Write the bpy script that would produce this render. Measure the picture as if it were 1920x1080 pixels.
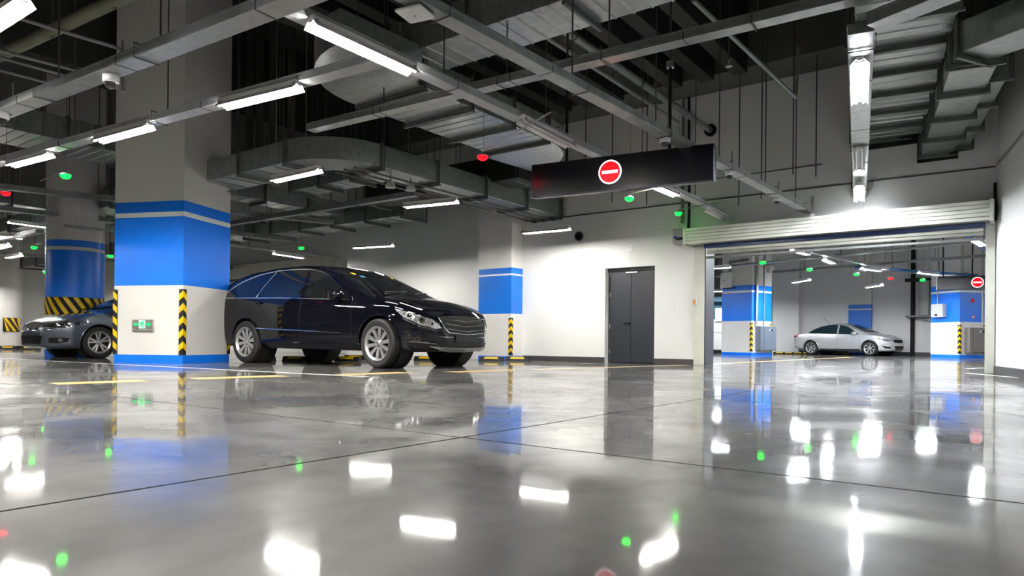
import bpy, bmesh, math, random
import numpy as np
from mathutils import Vector, Matrix
from mathutils.bvhtree import BVHTree
from mathutils.geometry import delaunay_2d_cdt

random.seed(7)
for _o in list(bpy.data.objects):
    bpy.data.objects.remove(_o)
SC = bpy.context.scene
COL = SC.collection

# ------------------------------------------------------------------ camera
# world: X runs along the wall with the door, Y into the depth, Z up (metres)
F, CX, CY, ROLL, EYE, YAW = 1300.0, 960.0, 641.5, 0.0095, 0.43, math.radians(36.5)
cam_data = bpy.data.cameras.new('camera')
cam = bpy.data.objects.new('camera', cam_data)
COL.objects.link(cam)
cam_data.sensor_fit = 'HORIZONTAL'
cam_data.sensor_width = 36.0
cam_data.lens = 36.0 * F / 1920.0
cam_data.shift_y = (CY - 540.0) / 1920.0
cam_data.clip_end = 300
_rt = Vector((math.cos(YAW), math.sin(YAW), 0))
_fw = Vector((-math.sin(YAW), math.cos(YAW), 0))
_cx = _rt * math.cos(ROLL) + Vector((0, 0, 1)) * math.sin(ROLL)
_cy = Vector((0, 0, 1)) * math.cos(ROLL) - _rt * math.sin(ROLL)
_m = Matrix((( _cx.x, _cy.x, -_fw.x, 0), (_cx.y, _cy.y, -_fw.y, 0), (_cx.z, _cy.z, -_fw.z, EYE), (0, 0, 0, 1)))
cam.matrix_world = _m
SC.camera = cam

# ------------------------------------------------------------------ world, exposure
w = bpy.data.worlds.new('world')
SC.world = w
w.use_nodes = True
w.node_tree.nodes['Background'].inputs[0].default_value = (0.6, 0.7, 0.8, 1)
w.node_tree.nodes['Background'].inputs[1].default_value = 0.02
SC.view_settings.view_transform = 'Standard'
SC.view_settings.look = 'None'
SC.view_settings.gamma = 1.0
SC.view_settings.use_curve_mapping = False
SC.view_settings.exposure = 1.35
SC.cycles.max_bounces = 4
SC.cycles.diffuse_bounces = 3
SC.cycles.glossy_bounces = 2
SC.cycles.transmission_bounces = 2
SC.cycles.light_sampling_threshold = 0.03
SC.cycles.caustics_reflective = False
SC.cycles.caustics_refractive = False
TUBE_POWER = 145.0

# ------------------------------------------------------------------ measuring the photograph
def ray(px, py):
    dx, dy = px - CX, CY - py
    u = (dx * math.cos(ROLL) - dy * math.sin(ROLL)) / F
    v = (dy * math.cos(ROLL) + dx * math.sin(ROLL)) / F
    c, s = math.cos(YAW), math.sin(YAW)
    return Vector((u * c - s, u * s + c, v))
def at_z(px, py, z=0.0):
    r = ray(px, py); t = (z - EYE) / r.z
    return Vector((r.x * t, r.y * t, z))
def at_y(px, py, y):
    r = ray(px, py); t = y / r.y
    return Vector((r.x * t, y, EYE + r.z * t))
def at_d(px, py, t):
    r = ray(px, py)
    return Vector((r.x * t, r.y * t, EYE + r.z * t))

# ------------------------------------------------------------------ materials
MATS = {}
def mat(name, col, rough=0.5, metal=0.0, emit=None, power=0.0, coat=0.0, vary=0.0, scale=6.0, bump=0.0, spec=0.5, stretch=None, flake=None):
    m = bpy.data.materials.new(name); m.use_nodes = True
    nt = m.node_tree; b = nt.nodes['Principled BSDF']
    b.inputs['Base Color'].default_value = (*col, 1)
    b.inputs['Roughness'].default_value = rough
    b.inputs['Metallic'].default_value = metal
    b.inputs['Specular IOR Level'].default_value = spec
    if coat:
        b.inputs['Coat Weight'].default_value = coat
        b.inputs['Coat Roughness'].default_value = 0.03
    if emit:
        b.inputs['Emission Color'].default_value = (*emit, 1)
        b.inputs['Emission Strength'].default_value = power
    tc = nt.nodes.new('ShaderNodeTexCoord')
    mp = nt.nodes.new('ShaderNodeMapping'); nt.links.new(tc.outputs['Object'], mp.inputs[0])
    if stretch: mp.inputs['Scale'].default_value = stretch
    if vary:
        n = nt.nodes.new('ShaderNodeTexNoise'); n.inputs['Scale'].default_value = scale; n.inputs['Detail'].default_value = 5
        nt.links.new(mp.outputs[0], n.inputs['Vector'])
        r = nt.nodes.new('ShaderNodeMapRange')
        r.inputs['From Min'].default_value = 0.3; r.inputs['From Max'].default_value = 0.7
        r.inputs['To Min'].default_value = 1 - vary; r.inputs['To Max'].default_value = 1 + vary
        nt.links.new(n.outputs[0], r.inputs[0])
        mx = nt.nodes.new('ShaderNodeMix'); mx.data_type = 'RGBA'; mx.blend_type = 'MULTIPLY'
        mx.inputs[0].default_value = 1; mx.inputs[6].default_value = (*col, 1)
        nt.links.new(r.outputs[0], mx.inputs[7]); nt.links.new(mx.outputs[2], b.inputs['Base Color'])
        r2 = nt.nodes.new('ShaderNodeMapRange')
        r2.inputs['To Min'].default_value = rough * (1 - vary); r2.inputs['To Max'].default_value = min(1, rough * (1 + vary))
        nt.links.new(n.outputs[0], r2.inputs[0]); nt.links.new(r2.outputs[0], b.inputs['Roughness'])
    if bump:
        n2 = nt.nodes.new('ShaderNodeTexNoise'); n2.inputs['Scale'].default_value = scale * 3; n2.inputs['Detail'].default_value = 6
        nt.links.new(mp.outputs[0], n2.inputs['Vector'])
        bp = nt.nodes.new('ShaderNodeBump'); bp.inputs['Strength'].default_value = bump; bp.inputs['Distance'].default_value = 0.02
        nt.links.new(n2.outputs[0], bp.inputs['Height']); nt.links.new(bp.outputs[0], b.inputs['Normal'])
    MATS[name] = m
    return m

WHITE = mat('white_wall_paint', (0.78, 0.78, 0.76), 0.45, vary=0.03, scale=1.3, bump=0.02)
WHITE2 = mat('column_white_paint', (0.76, 0.745, 0.72), 0.42, vary=0.03, scale=1.7)
BLUE = mat('blue_paint', (0.0, 0.20, 0.95), 0.38, vary=0.03, scale=2.0)
BLUE2 = mat('deep_blue_paint', (0.0, 0.165, 0.70), 0.4, vary=0.03, scale=2.0)
STRIPE = mat('white_stripe_paint', (0.82, 0.84, 0.86), 0.4, vary=0.02)
CEIL = mat('dark_ceiling_paint', (0.022, 0.023, 0.022), 0.75, vary=0.25, scale=2.5)
JOIST = mat('dark_joist_paint', (0.012, 0.012, 0.013), 0.6, vary=0.2, scale=3)
SOFFIT = mat('grey_soffit_concrete', (0.10, 0.10, 0.098), 0.8, vary=0.12, scale=2)
SKIRT = mat('dark_grey_skirting', (0.045, 0.042, 0.042), 0.45, vary=0.1)
GALV = mat('galvanised_steel', (0.38, 0.40, 0.395), 0.34, 0.75, vary=0.16, scale=9, bump=0.03)
TRAY = mat('tray_steel', (0.36, 0.38, 0.38), 0.38, 0.6, vary=0.2, scale=7)
TRAYW = mat('tray_grey_paint', (0.42, 0.44, 0.45), 0.4, 0.1, vary=0.1, scale=5)
FLANGE = mat('duct_flange_steel', (0.16, 0.17, 0.165), 0.5, 0.6, vary=0.2)
ROD = mat('hanger_rod_steel', (0.10, 0.10, 0.10), 0.5, 0.6)
WIRE = mat('suspension_wire_steel', (0.45, 0.45, 0.43), 0.45, 0.4)
PIPE = mat('grey_pipe_paint', (0.22, 0.23, 0.225), 0.42, 0.3, vary=0.15)
PIPEY = mat('olive_pipe_paint', (0.20, 0.20, 0.13), 0.5, vary=0.15)
LAMPW = mat('white_enamel', (0.85, 0.85, 0.84), 0.35)
TUBE = mat('lit_fluorescent_tube', (0.9, 0.9, 0.9), 0.4, emit=(1.0, 0.965, 0.91), power=TUBE_POWER)
TUBEC = mat('lit_cool_tube', (0.9, 0.9, 0.9), 0.4, emit=(0.92, 0.95, 1.0), power=TUBE_POWER*1.65)
TUBEOFF = mat('unlit_fluorescent_tube', (0.80, 0.78, 0.77), 0.3)
BLACKP = mat('black_plastic', (0.008, 0.008, 0.009), 0.5, spec=0.2)
RUBBER = mat('black_rubber', (0.007, 0.007, 0.007), 0.7, vary=0.15, scale=20)
YELLOW = mat('yellow_reflective', (0.85, 0.55, 0.0), 0.4, vary=0.05)
LINEY = mat('yellow_line_paint', (0.62, 0.41, 0.16), 0.35, vary=0.1, scale=12)
LINEW = mat('white_line_paint', (0.72, 0.72, 0.70), 0.3, vary=0.12, scale=12)
SIGNB = mat('black_sign_face', (0.005, 0.005, 0.008), 0.2, spec=0.5)
SIGNF = mat('black_sign_frame', (0.05, 0.05, 0.065), 0.35, 0.5)
SRED = mat('lit_red_sign', (0.4, 0.0, 0.005), 0.4, emit=(1.0, 0.0, 0.008), power=0.45)
SWHITE = mat('lit_white_sign', (0.9, 0.9, 0.9), 0.4, emit=(1.0, 0.90, 0.95), power=0.9)
GREENL = mat('lit_green_lens', (0.0, 0.35, 0.02), 0.3, emit=(0.0, 1.0, 0.012), power=6.0)
REDL = mat('lit_red_lens', (0.5, 0.0, 0.0), 0.3, emit=(1.0, 0.0, 0.003), power=2.5)
EXITG = mat('lit_exit_green', (0.0, 0.5, 0.12), 0.4, emit=(0.0, 1.0, 0.16), power=0.32)
EXITP = mat('exit_pale_green', (0.5, 0.8, 0.6), 0.4, emit=(0.25, 1.0, 0.45), power=0.28)
STEEL = mat('brushed_steel', (0.55, 0.54, 0.51), 0.3, 0.9, vary=0.1, scale=14, stretch=(1, 1, 12))
DOORM = mat('dark_slate_door_paint', (0.014, 0.016, 0.024), 0.38, vary=0.08)
DOORF = mat('slate_frame_paint', (0.035, 0.037, 0.046), 0.45, vary=0.08)
SLATM = mat('cream_shutter_paint', (0.62, 0.63, 0.55), 0.42, 0.05, vary=0.06, scale=3)
SLATD = mat('grey_shutter_slat', (0.34, 0.34, 0.30), 0.45, 0.2, vary=0.08)
NAVY = mat('navy_band', (0.008, 0.03, 0.12), 0.4)
CHROME = mat('chrome', (0.80, 0.80, 0.80), 0.08, 1.0)
ALLOY = mat('silver_alloy', (0.50, 0.50, 0.50), 0.3, 0.75)
ALLOYD = mat('dark_alloy', (0.012, 0.012, 0.012), 0.6, 0.2)
GLASSD = mat('dark_tinted_glass', (0.006, 0.007, 0.008), 0.02, spec=0.7)
GLASST = mat('teal_tinted_glass', (0.012, 0.03, 0.035), 0.03, spec=0.7)
PBLACK = mat('black_car_paint', (0.003, 0.003, 0.006), 0.035, 0.0, spec=0.42)
PGREY = mat('slate_blue_car_paint', (0.085, 0.105, 0.135), 0.28, 0.55, coat=1.0)
PSILVER = mat('silver_car_paint', (0.62, 0.63, 0.63), 0.3, 0.45, coat=1.0)
LENS = mat('headlamp_lens', (0.35, 0.36, 0.37), 0.1, 0.6, coat=1.0, vary=0.5, scale=30)
LENSD = mat('dark_headlamp_lens', (0.03, 0.03, 0.032), 0.08, 0.2, coat=1.0)
REDLENS = mat('red_tail_lens', (0.35, 0.01, 0.012), 0.1, coat=1.0)
SEAM = mat('panel_gap', (0.002, 0.002, 0.002), 0.9)
CABINET = mat('pale_cabinet_paint', (0.55, 0.56, 0.53), 0.45, vary=0.04)
CABSTEEL = mat('brown_steel_cabinet', (0.24, 0.22, 0.20), 0.4, 0.5, vary=0.08, stretch=(1, 1, 8))
CABBLUE = mat('blue_grey_steel_cabinet', (0.22, 0.27, 0.34), 0.35, 0.6, vary=0.08, stretch=(1, 1, 8))
REDP = mat('red_plastic', (0.45, 0.01, 0.015), 0.4)
TEAL = mat('teal_machine_paint', (0.02, 0.16, 0.24), 0.45)
ORANGE = mat('orange_plastic', (0.75, 0.25, 0.01), 0.4)
BLUEPL = mat('blue_plastic', (0.01, 0.06, 0.6), 0.4)
BLUETRAY = mat('blue_cable_tray_paint', (0.02, 0.14, 0.36), 0.4)
STICKY = mat('yellow_sticker', (0.6, 0.4, 0.02), 0.5)

# polished concrete
def concrete():
    m = bpy.data.materials.new('polished_concrete'); m.use_nodes = True
    nt = m.node_tree; N = nt.nodes; L = nt.links; b = N['Principled BSDF']
    tc = N.new('ShaderNodeTexCoord')
    def noise(scale, detail, rough=0.55, dist=0.0, src=None):
        n = N.new('ShaderNodeTexNoise'); n.inputs['Scale'].default_value = scale; n.inputs['Detail'].default_value = detail
        n.inputs['Roughness'].default_value = rough; n.inputs['Distortion'].default_value = dist
        L.new((src or tc.outputs['Object']), n.inputs['Vector']); return n.outputs[0]
    def rng(v, a, b_, c, d):
        r = N.new('ShaderNodeMapRange'); r.inputs[1].default_value = a; r.inputs[2].default_value = b_
        r.inputs[3].default_value = c; r.inputs[4].default_value = d; L.new(v, r.inputs[0]); return r.outputs[0]
    def mixc(f, a, b_):
        x = N.new('ShaderNodeMix'); x.data_type = 'RGBA'
        if isinstance(f, float): x.inputs[0].default_value = f
        else: L.new(f, x.inputs[0])
        for k, c in ((6, a), (7, b_)):
            if isinstance(c, tuple): x.inputs[k].default_value = (*c, 1)
            else: L.new(c, x.inputs[k])
        return x.outputs[2]
    big = noise(0.75, 4, 0.58, 0.25)
    fine = noise(9, 6, 0.7)
    c1 = mixc(rng(big, 0.27, 0.72, 0, 1), (0.038, 0.038, 0.037), (0.25, 0.245, 0.232))
    c2 = mixc(rng(fine, 0.3, 0.7, 0.0, 0.35), c1, (0.07, 0.07, 0.068))
    vo = N.new('ShaderNodeTexVoronoi'); vo.inputs['Scale'].default_value = 4.2; L.new(tc.outputs['Object'], vo.inputs['Vector'])
    jit = noise(30, 2)
    sp = N.new('ShaderNodeMath'); sp.operation = 'ADD'; L.new(vo.outputs['Distance'], sp.inputs[0])
    L.new(rng(jit, 0.3, 0.7, -0.012, 0.045), sp.inputs[1])
    c3 = mixc(rng(sp.outputs[0], 0.030, 0.040, 1, 0), c2, (0.02, 0.02, 0.02))
    L.new(c3, b.inputs['Base Color'])
    med = noise(0.9, 4, 0.6, 1.0)
    L.new(rng(med, 0.35, 0.66, 0.28, 0.5), b.inputs['Roughness'])
    L.new(rng(big, 0.30, 0.75, 0.0, 0.16), b.inputs['Specular IOR Level'])
    L.new(rng(noise(1.1, 5, 0.62, 0.6), 0.28, 0.66, 0.5, 1.0), b.inputs['Coat Weight'])
    b.inputs['Coat IOR'].default_value = 1.5
    L.new(rng(noise(1.6, 4, 0.6, 0.5), 0.33, 0.68, 0.018, 0.085), b.inputs['Coat Roughness'])
    wav = noise(2.6, 0.0, 0.45, 0.0)
    bp = N.new('ShaderNodeBump'); bp.inputs['Strength'].default_value = 0.012; bp.inputs['Distance'].default_value = 0.02
    L.new(wav, bp.inputs['Height']); L.new(bp.outputs[0], b.inputs['Normal']); L.new(bp.outputs[0], b.inputs['Coat Normal'])
    return m
CONCRETE = concrete()

# ------------------------------------------------------------------ mesh helpers
class MB:
    """collects shapes and links them as one mesh object"""
    def __init__(s): s.v = []; s.f = []
    def add(s, vs, fs, M=None):
        o = len(s.v)
        s.v += [tuple(M @ Vector(p)) if M else tuple(p) for p in vs]
        s.f += [tuple(i + o for i in f) for f in fs]
        return s
    def box(s, a, b, M=None):
        x0, y0, z0 = (min(a[i], b[i]) for i in range(3)); x1, y1, z1 = (max(a[i], b[i]) for i in range(3))
        return s.add([(x0,y0,z0),(x1,y0,z0),(x1,y1,z0),(x0,y1,z0),(x0,y0,z1),(x1,y0,z1),(x1,y1,z1),(x0,y1,z1)],
                     [(0,3,2,1),(4,5,6,7),(0,1,5,4),(1,2,6,5),(2,3,7,6),(3,0,4,7)], M)
    def prism(s, poly, z0, z1, M=None):
        n = len(poly)
        return s.add([(x, y, z0) for x, y in poly] + [(x, y, z1) for x, y in poly],
                     [tuple(range(n))[::-1], tuple(range(n, 2*n))] + [(i, (i+1) % n, n+(i+1) % n, n+i) for i in range(n)], M)
    def bar(s, p, q, wd, ht, up=(0, 0, 1)):
        """box from p to q, wd across, ht upwards from the line"""
        p, q = Vector(p), Vector(q); d = (q - p).normalized(); u = Vector(up)
        sd = d.cross(u).normalized(); u = sd.cross(d).normalized()
        vs = []
        for e in (p, q):
            for a, b in ((-.5, 0), (.5, 0), (.5, 1), (-.5, 1)): vs.append(e + sd * (a * wd) + u * (b * ht))
        return s.add(vs, [(0,1,2,3),(7,6,5,4),(0,4,5,1),(1,5,6,2),(2,6,7,3),(3,7,4,0)])
    def tube(s, pts, r, n=8, close=True):
        pts = [Vector(p) for p in pts]; vs = []; fs = []; ref = None
        for i, p in enumerate(pts):
            d = (pts[min(i+1, len(pts)-1)] - pts[max(i-1, 0)]).normalized()
            if ref is None:
                ref = Vector((0, 0, 1)) if abs(d.z) < 0.9 else Vector((1, 0, 0))
            a = d.cross(ref).normalized(); b = a.cross(d).normalized(); ref = b
            for k in range(n):
                t = 2*math.pi*k/n
                vs.append(p + a*(r*math.cos(t)) + b*(r*math.sin(t)))
        for i in range(len(pts)-1):
            for k in range(n):
                fs.append((i*n+k, i*n+(k+1) % n, (i+1)*n+(k+1) % n, (i+1)*n+k))
        if close:
            fs.append(tuple(range(n))[::-1]); fs.append(tuple(range((len(pts)-1)*n, len(pts)*n)))
        return s.add(vs, fs)
    def lathe(s, prof, n=24, axis='z', M=None, closed=False):
        vs = []; fs = []; m = len(prof)
        for k in range(n):
            t = 2*math.pi*k/n; c, sn = math.cos(t), math.sin(t)
            for r, h in prof:
                vs.append((r*c, r*sn, h) if axis == 'z' else (r*c, h, r*sn))
        for k in range(n):
            k2 = (k+1) % n
            for j in range(m if closed else m-1):
                j2 = (j+1) % m
                fs.append((k*m+j, k2*m+j, k2*m+j2, k*m+j2))
        return s.add(vs, fs, M)
    def mesh(s, name, m, smooth=False, angle=0.6):
        me = bpy.data.meshes.new(name); me.from_pydata(s.v, [], s.f)
        me.materials.append(m)
        bm = bmesh.new(); bm.from_mesh(me); bmesh.ops.recalc_face_normals(bm, faces=bm.faces)
        if smooth:
            for f in bm.faces: f.smooth = True
            for e in bm.edges:
                if len(e.link_faces) == 2 and e.calc_face_angle(0) > angle: e.smooth = False
        bm.to_mesh(me); bm.free()
        return me
    def build(s, name, m, parent=None, smooth=False, loc=None, rot=None, angle=0.6):
        return put(name, s.mesh(name, m, smooth, angle), parent, loc, rot)

def put(name, me, parent=None, loc=None, rot=None):
    o = bpy.data.objects.new(name, me); COL.objects.link(o)
    if parent: o.parent = parent
    if loc is not None: o.location = loc
    if rot is not None: o.rotation_euler = rot
    return o
def tag(o, label, cat, group=None):
    o['label'] = label; o['category'] = cat
    if group: o['group'] = group
    return o
def thing(name, label, cat, loc=(0, 0, 0), rz=0.0, group=None):
    o = bpy.data.objects.new(name, None); COL.objects.link(o)
    o.empty_display_size = 0.1
    o.location = loc; o.rotation_euler = (0, 0, rz)
    return tag(o, label, cat, group)
def struct(o, label=None):
    o['kind'] = 'structure'
    if label: o['label'] = label
    return o
def kids(o): return [c for c in bpy.data.objects if c.parent == o]
def copy_tree(o, parent=None):
    c = o.copy(); COL.objects.link(c); c.parent = parent
    for k in o.get('_', None) or KIDS.get(o.name, []): copy_tree(k, c)
    return c
KIDS = {}
def bevel_box(a, b, r=0.01, seg=2):
    """a box with rounded edges as an MB"""
    bm = bmesh.new(); bmesh.ops.create_cube(bm, size=1)
    c = [(a[i]+b[i])/2 for i in range(3)]; d = [abs(b[i]-a[i]) for i in range(3)]
    for v in bm.verts: v.co = Vector((c[0]+v.co.x*d[0], c[1]+v.co.y*d[1], c[2]+v.co.z*d[2]))
    bmesh.ops.bevel(bm, geom=list(bm.edges), offset=r, segments=seg, affect='EDGES', profile=0.5)
    mb = MB(); bm.verts.ensure_lookup_table()
    mb.v = [tuple(v.co) for v in bm.verts]; mb.f = [tuple(v.index for v in f.verts) for f in bm.faces]
    bm.free(); return mb

# ================================================================== THE SETTING
CEIL_Z = 7.0
WY = 13.5                       # face of the wall with the door
DOOR0, DOOR1, DOORH = -7.45, -6.27, 2.07
OPEN0, OPEN1, OPENH = -5.16, -0.50, 2.55

# floor: slabs with open joints on a dark sub-base
fl = struct(MB().box((-44, -12, -0.2), (16, 52, -0.012)).build('floor', SEAM), 'glossy grey polished concrete floor slabs')
def slab(x0, x1, y0, y1):
    g = 0.008
    bb = MB().box((x0+g, y0+g, -0.012), (x1-g, y1-g, 0))
    return bb.build('slab', CONCRETE, fl)
for x0, x1 in ((-44, -26), (-26, -14.0), (-14.0, -2.03), (-2.03, 16)):
    for y0, y1 in ((-12, -5), (-5, 2.37), (2.37, 13.72), (13.72, 30), (30, 52)):
        slab(x0, x1, y0, y1)

# ceiling with its beams and joists
ce = struct(MB().box((-44, -12, CEIL_Z), (16, 52, CEIL_Z+0.3)).build('ceiling', CEIL), 'very dark painted concrete ceiling')
MB().box((-16, 12.6, 5.45), (0.5, 13.5, CEIL_Z)).build('beam', SOFFIT, ce)
MB().box((-14.2, -10, 5.2), (-13.4, 16, CEIL_Z)).build('beam', CEIL, ce)
for i in range(9):
    x = -9.3 + i * 0.62
    MB().box((x, 6.0, 5.35), (x + 0.26, 12.6, CEIL_Z)).build('joist', JOIST, ce)

# walls
def wall_xz(name, poly, y0, y1, m, label):
    mb = MB(); n = len(poly)
    mb.add([(x, y0, z) for x, z in poly] + [(x, y1, z) for x, z in poly],
           [tuple(range(n)), tuple(range(n, 2*n))[::-1]] + [(i, n+i, n+(i+1) % n, (i+1) % n) for i in range(n)])
    return struct(mb.build(name, m), label)
wb = wall_xz('wall_back', [(-16.03, 0), (DOOR0, 0), (DOOR0, DOORH), (DOOR1, DOORH), (DOOR1, 0), (OPEN0, 0), (OPEN0, OPENH), (OPEN1, OPENH), (OPEN1, 0), (-0.36, 0), (-0.36, CEIL_Z), (-16.03, CEIL_Z)],
             WY, WY + 0.42, WHITE, 'white painted wall with the slate double door and the shutter opening')
def wall_seg(name, p, q, th, z0, z1, m, label):
    p, q = Vector((*p, 0)), Vector((*q, 0)); d = (q-p).normalized(); n = Vector((-d.y, d.x, 0))
    mb = MB(); poly = [(p.x, p.y), (q.x, q.y), (q.x+n.x*th, q.y+n.y*th), (p.x+n.x*th, p.y+n.y*th)]
    return struct(mb.prism(poly, z0, z1).build(name, m), label)
wr = wall_seg('wall_right', (-0.38, 13.46), (4.65, -10.0), 0.3, 0, CEIL_Z, WHITE, 'plain white wall along the right edge')
wall_seg('wall_side', (-16.03, 13.92), (-16.03, 16.0), 0.3, 0, CEIL_Z, WHITE, 'short white return wall beside the rear shutter')
wall_seg('wall_rear', (-16.03, 16.0), (-40, 16.0), -0.3, 0, CEIL_Z, WHITE, 'white wall behind the parked cars carrying the second shutter')
wall_seg('wall_left', (-40, 16.0), (-40, -10), -0.3, 0, CEIL_Z, WHITE, 'distant white wall at the left end of the hall')
wall_seg('wall_front', (-40, -10), (4.65, -10), -0.3, 0, CEIL_Z, WHITE, 'white wall closing the hall behind the viewer')
wf = wall_seg('wall_far', (-9.75, 34.5), (8, 34.5), 0.3, 0, CEIL_Z, WHITE, 'white wall at the end of the room beyond the shutter')
struct(MB().box((-9.75, 34.15, 0), (-8.55, 34.5, CEIL_Z)).build('wall_far_pier', WHITE), 'slightly forward pier at the end of the far white wall')
wall_seg('wall_far_right', (8, 34.5), (8, 13.92), 0.3, 0, CEIL_Z, WHITE, 'right wall of the room beyond the shutter')
wall_seg('wall_far_left', (-30, 13.92), (-30, 48), 0.3, 0, CEIL_Z, WHITE, 'left wall of the room beyond the shutter')
wall_seg('wall_far_rear', (-30, 48), (-9.75, 48), 0.3, 0, CEIL_Z, WHITE, 'most distant wall left of the far column')
wall_seg('wall_far_return', (-9.75, 48), (-9.75, 34.5), 0.3, 0, CEIL_Z, WHITE, 'return wall behind the far column')

# dark skirting boards
struct(MB().box((-9.66, WY-0.015, 0), (DOOR0, WY, 0.115)).build('baseboard_back', SKIRT), 'dark skirting left of the slate door')
struct(MB().box((DOOR1, WY-0.015, 0), (-5.40, WY, 0.115)).build('baseboard_back_pier', SKIRT), 'dark skirting right of the slate door')
_d = Vector((5.03, -23.46, 0)).normalized()
mbk = MB(); p = Vector((-0.385, 13.45, 0)); q = p + _d * 23; n = Vector((_d.y, -_d.x, 0)) * 0.018
struct(mbk.prism([(p.x, p.y), (q.x, q.y), (q.x+n.x, q.y+n.y), (p.x+n.x, p.y+n.y)], 0, 0.125).build('baseboard_right', SKIRT), 'dark skirting along the right wall')
struct(MB().box((-8.55, 34.47, 0), (8, 34.5, 0.16)).build('baseboard_far', SKIRT), 'dark skirting of the far wall')
struct(MB().box((-40, 15.97, 0), (-27.5, 16.0, 0.14)).build('baseboard_rear', SKIRT), 'dark skirting of the rear wall')

# pilaster on the back wall, painted in bands
pil = struct(MB().box((-10.68, 13.05, 0.10), (-9.69, WY, 1.10)).build('wall_pilaster', WHITE2), 'blue banded pilaster on the back wall beside the black car')
MB().box((-10.68, 13.05, 1.10), (-9.69, WY, 2.005)).build('blue_band', BLUE2, pil)
MB().box((-10.68, 13.05, 2.005), (-9.69, WY, 2.045)).build('white_stripe', STRIPE, pil)
MB().box((-10.68, 13.05, 2.045), (-9.69, WY, 2.185)).build('blue_band', BLUE2, pil)
MB().box((-10.68, 13.05, 2.185), (-9.69, WY, CEIL_Z)).build('shaft', WHITE2, pil)
MB().box((-10.68, 13.05, 0), (-9.69, WY, 0.10)).build('base_band', BLUE, pil)

# far pilaster
pf = struct(MB().box((-6.42, 34.2, 0.12), (-5.5, 34.5, 1.05)).build('wall_far_pilaster', WHITE2), 'blue banded pilaster behind the silver car')
for a, b, m, nm in ((0, .12, BLUE, 'base_band'), (1.05, 2.02, BLUE2, 'blue_band'), (2.02, 2.07, STRIPE, 'white_stripe'), (2.07, 2.26, BLUE2, 'blue_band'), (2.26, CEIL_Z, WHITE2, 'shaft')):
    MB().box((-6.42, 34.2, a), (-5.5, 34.5, b)).build(nm, m, pf)

# door in its recess
d1 = struct(MB().box((DOOR0, WY+0.16, 0), (DOOR0+0.06, WY+0.24, DOORH)).box((DOOR1-0.05, WY+0.12, 0), (DOOR1, WY+0.24, DOORH)).box((DOOR0, WY+0.12, DOORH-0.07), (DOOR1, WY+0.24, DOORH)).build('door_1', DOORF), 'dark slate steel double door in the white wall')
for x0, x1 in ((DOOR0+0.062, -6.895), (-6.889, DOOR1-0.052)):
    bevel_box((x0, WY+0.15, 0.008), (x1, WY+0.20, DOORH-0.073), 0.004, 1).build('door_leaf', DOORM, d1)
MB().bar((-7.04, WY+0.10, 0.845), (-6.88, WY+0.10, 0.85), 0.018, 0.02).build('lever_handle', CHROME, d1)
MB().lathe([(0, 0), (0.026, 0), (0.026, 0.05), (0, 0.05)], 14, 'y', Matrix.Translation((-6.90, WY+0.10, 0.855))).build('handle_rose', CHROME, d1)
bevel_box((-7.0, WY+0.09, DOORH-0.12), (-6.72, WY+0.15, DOORH-0.085), 0.005, 1).build('door_closer', STEEL, d1)
for z in (0.2, 0.75, 1.45, 1.9):
    MB().tube([(DOOR0+0.05, WY+0.14, z), (DOOR0+0.05, WY+0.14, z+0.09)], 0.012, 8).build('hinge', STEEL, d1)
MB().box((DOOR0, WY+0.24, 0), (DOOR1, WY+0.30, DOORH)).build('door_backing', DOORF, d1)

# ------------------------------------------------------------------ roller shutters
def shutter(name, label, x0, x1, z0, z1, y0, y1, rows, curtain=True, zlow=2.15):
    t = thing(name, label, 'roller shutter', ((x0+x1)/2, (y0+y1)/2, z0))
    ox, oy = (x0+x1)/2, (y0+y1)/2
    L = lambda a, b: ((a[0]-ox, a[1]-oy, a[2]-z0), (b[0]-ox, b[1]-oy, b[2]-z0))
    h = (z1-z0)/rows
    MB().box(*L((x0+.06, y0+.02, z0+.01), (x1-.06, y1, z1-.005))).build('hood_core', SLATD, t)
    for r in range(rows):
        bevel_box(*L((x0+.05, y0-.004, z0+r*h+.003), (x1-.05, y0+.025, z0+(r+1)*h-.003)), 0.006, 1).build('hood_slat', SLATM, t)
    for a, b in ((x0, x0+.06), (x1-.06, x1)):
        bevel_box(*L((a, y0-.012, z0-.012), (b, y1, z1+.012)), 0.006, 1).build('end_plate', SLATM, t)
    if curtain:
        cy = (y0+y1)/2 + .05
        bevel_box(*L((x0+.35, cy-.05, z0-.075), (x1-.12, cy+.03, z0)), 0.004, 1).build('navy_seal', NAVY, t)
        k = int((z0-.075-zlow)/.062)
        for r in range(k):
            zz = z0-.075-(r+1)*.062
            bevel_box(*L((x0+.40, cy-.035+(r % 2)*.01, zz+.003), (x1-.14, cy+.01, zz+.060)), 0.012, 2).build('curtain_slat', SLATM if r < k-1 else SLATD, t, smooth=True)
        bevel_box(*L((x0+.40, cy-.05, zlow-.03), (x1-.14, cy+.02, zlow+.015)), 0.006, 1).build('bottom_bar', FLANGE, t)
    return t
bl, br = at_y(1281, 446, 13.1), at_y(1864, 392, 13.1)
shutter('roller_shutter', 'long cream roller shutter box above the opening to the far room', bl.x, br.x, 2.40, 2.72, 13.08, WY, 5)
shutter('roller_shutter', 'cream roller shutter box on the rear wall above the black car roof', -27.5, -19.7, 2.85, 3.36, 15.55, 16.0, 6, True, 2.0)
shutter('roller_shutter', 'cream shutter box on the distant left wall near the hazard panel', -33.5, -29.3, 2.75, 3.3, 15.5, 16.0, 4, False)
tag(MB().box((-19.0, 15.8, 2.7), (-18.3, 16.0, 3.35)).build('control_box', CABINET), 'pale control box right of the rear shutter hood', 'control box')

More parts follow.
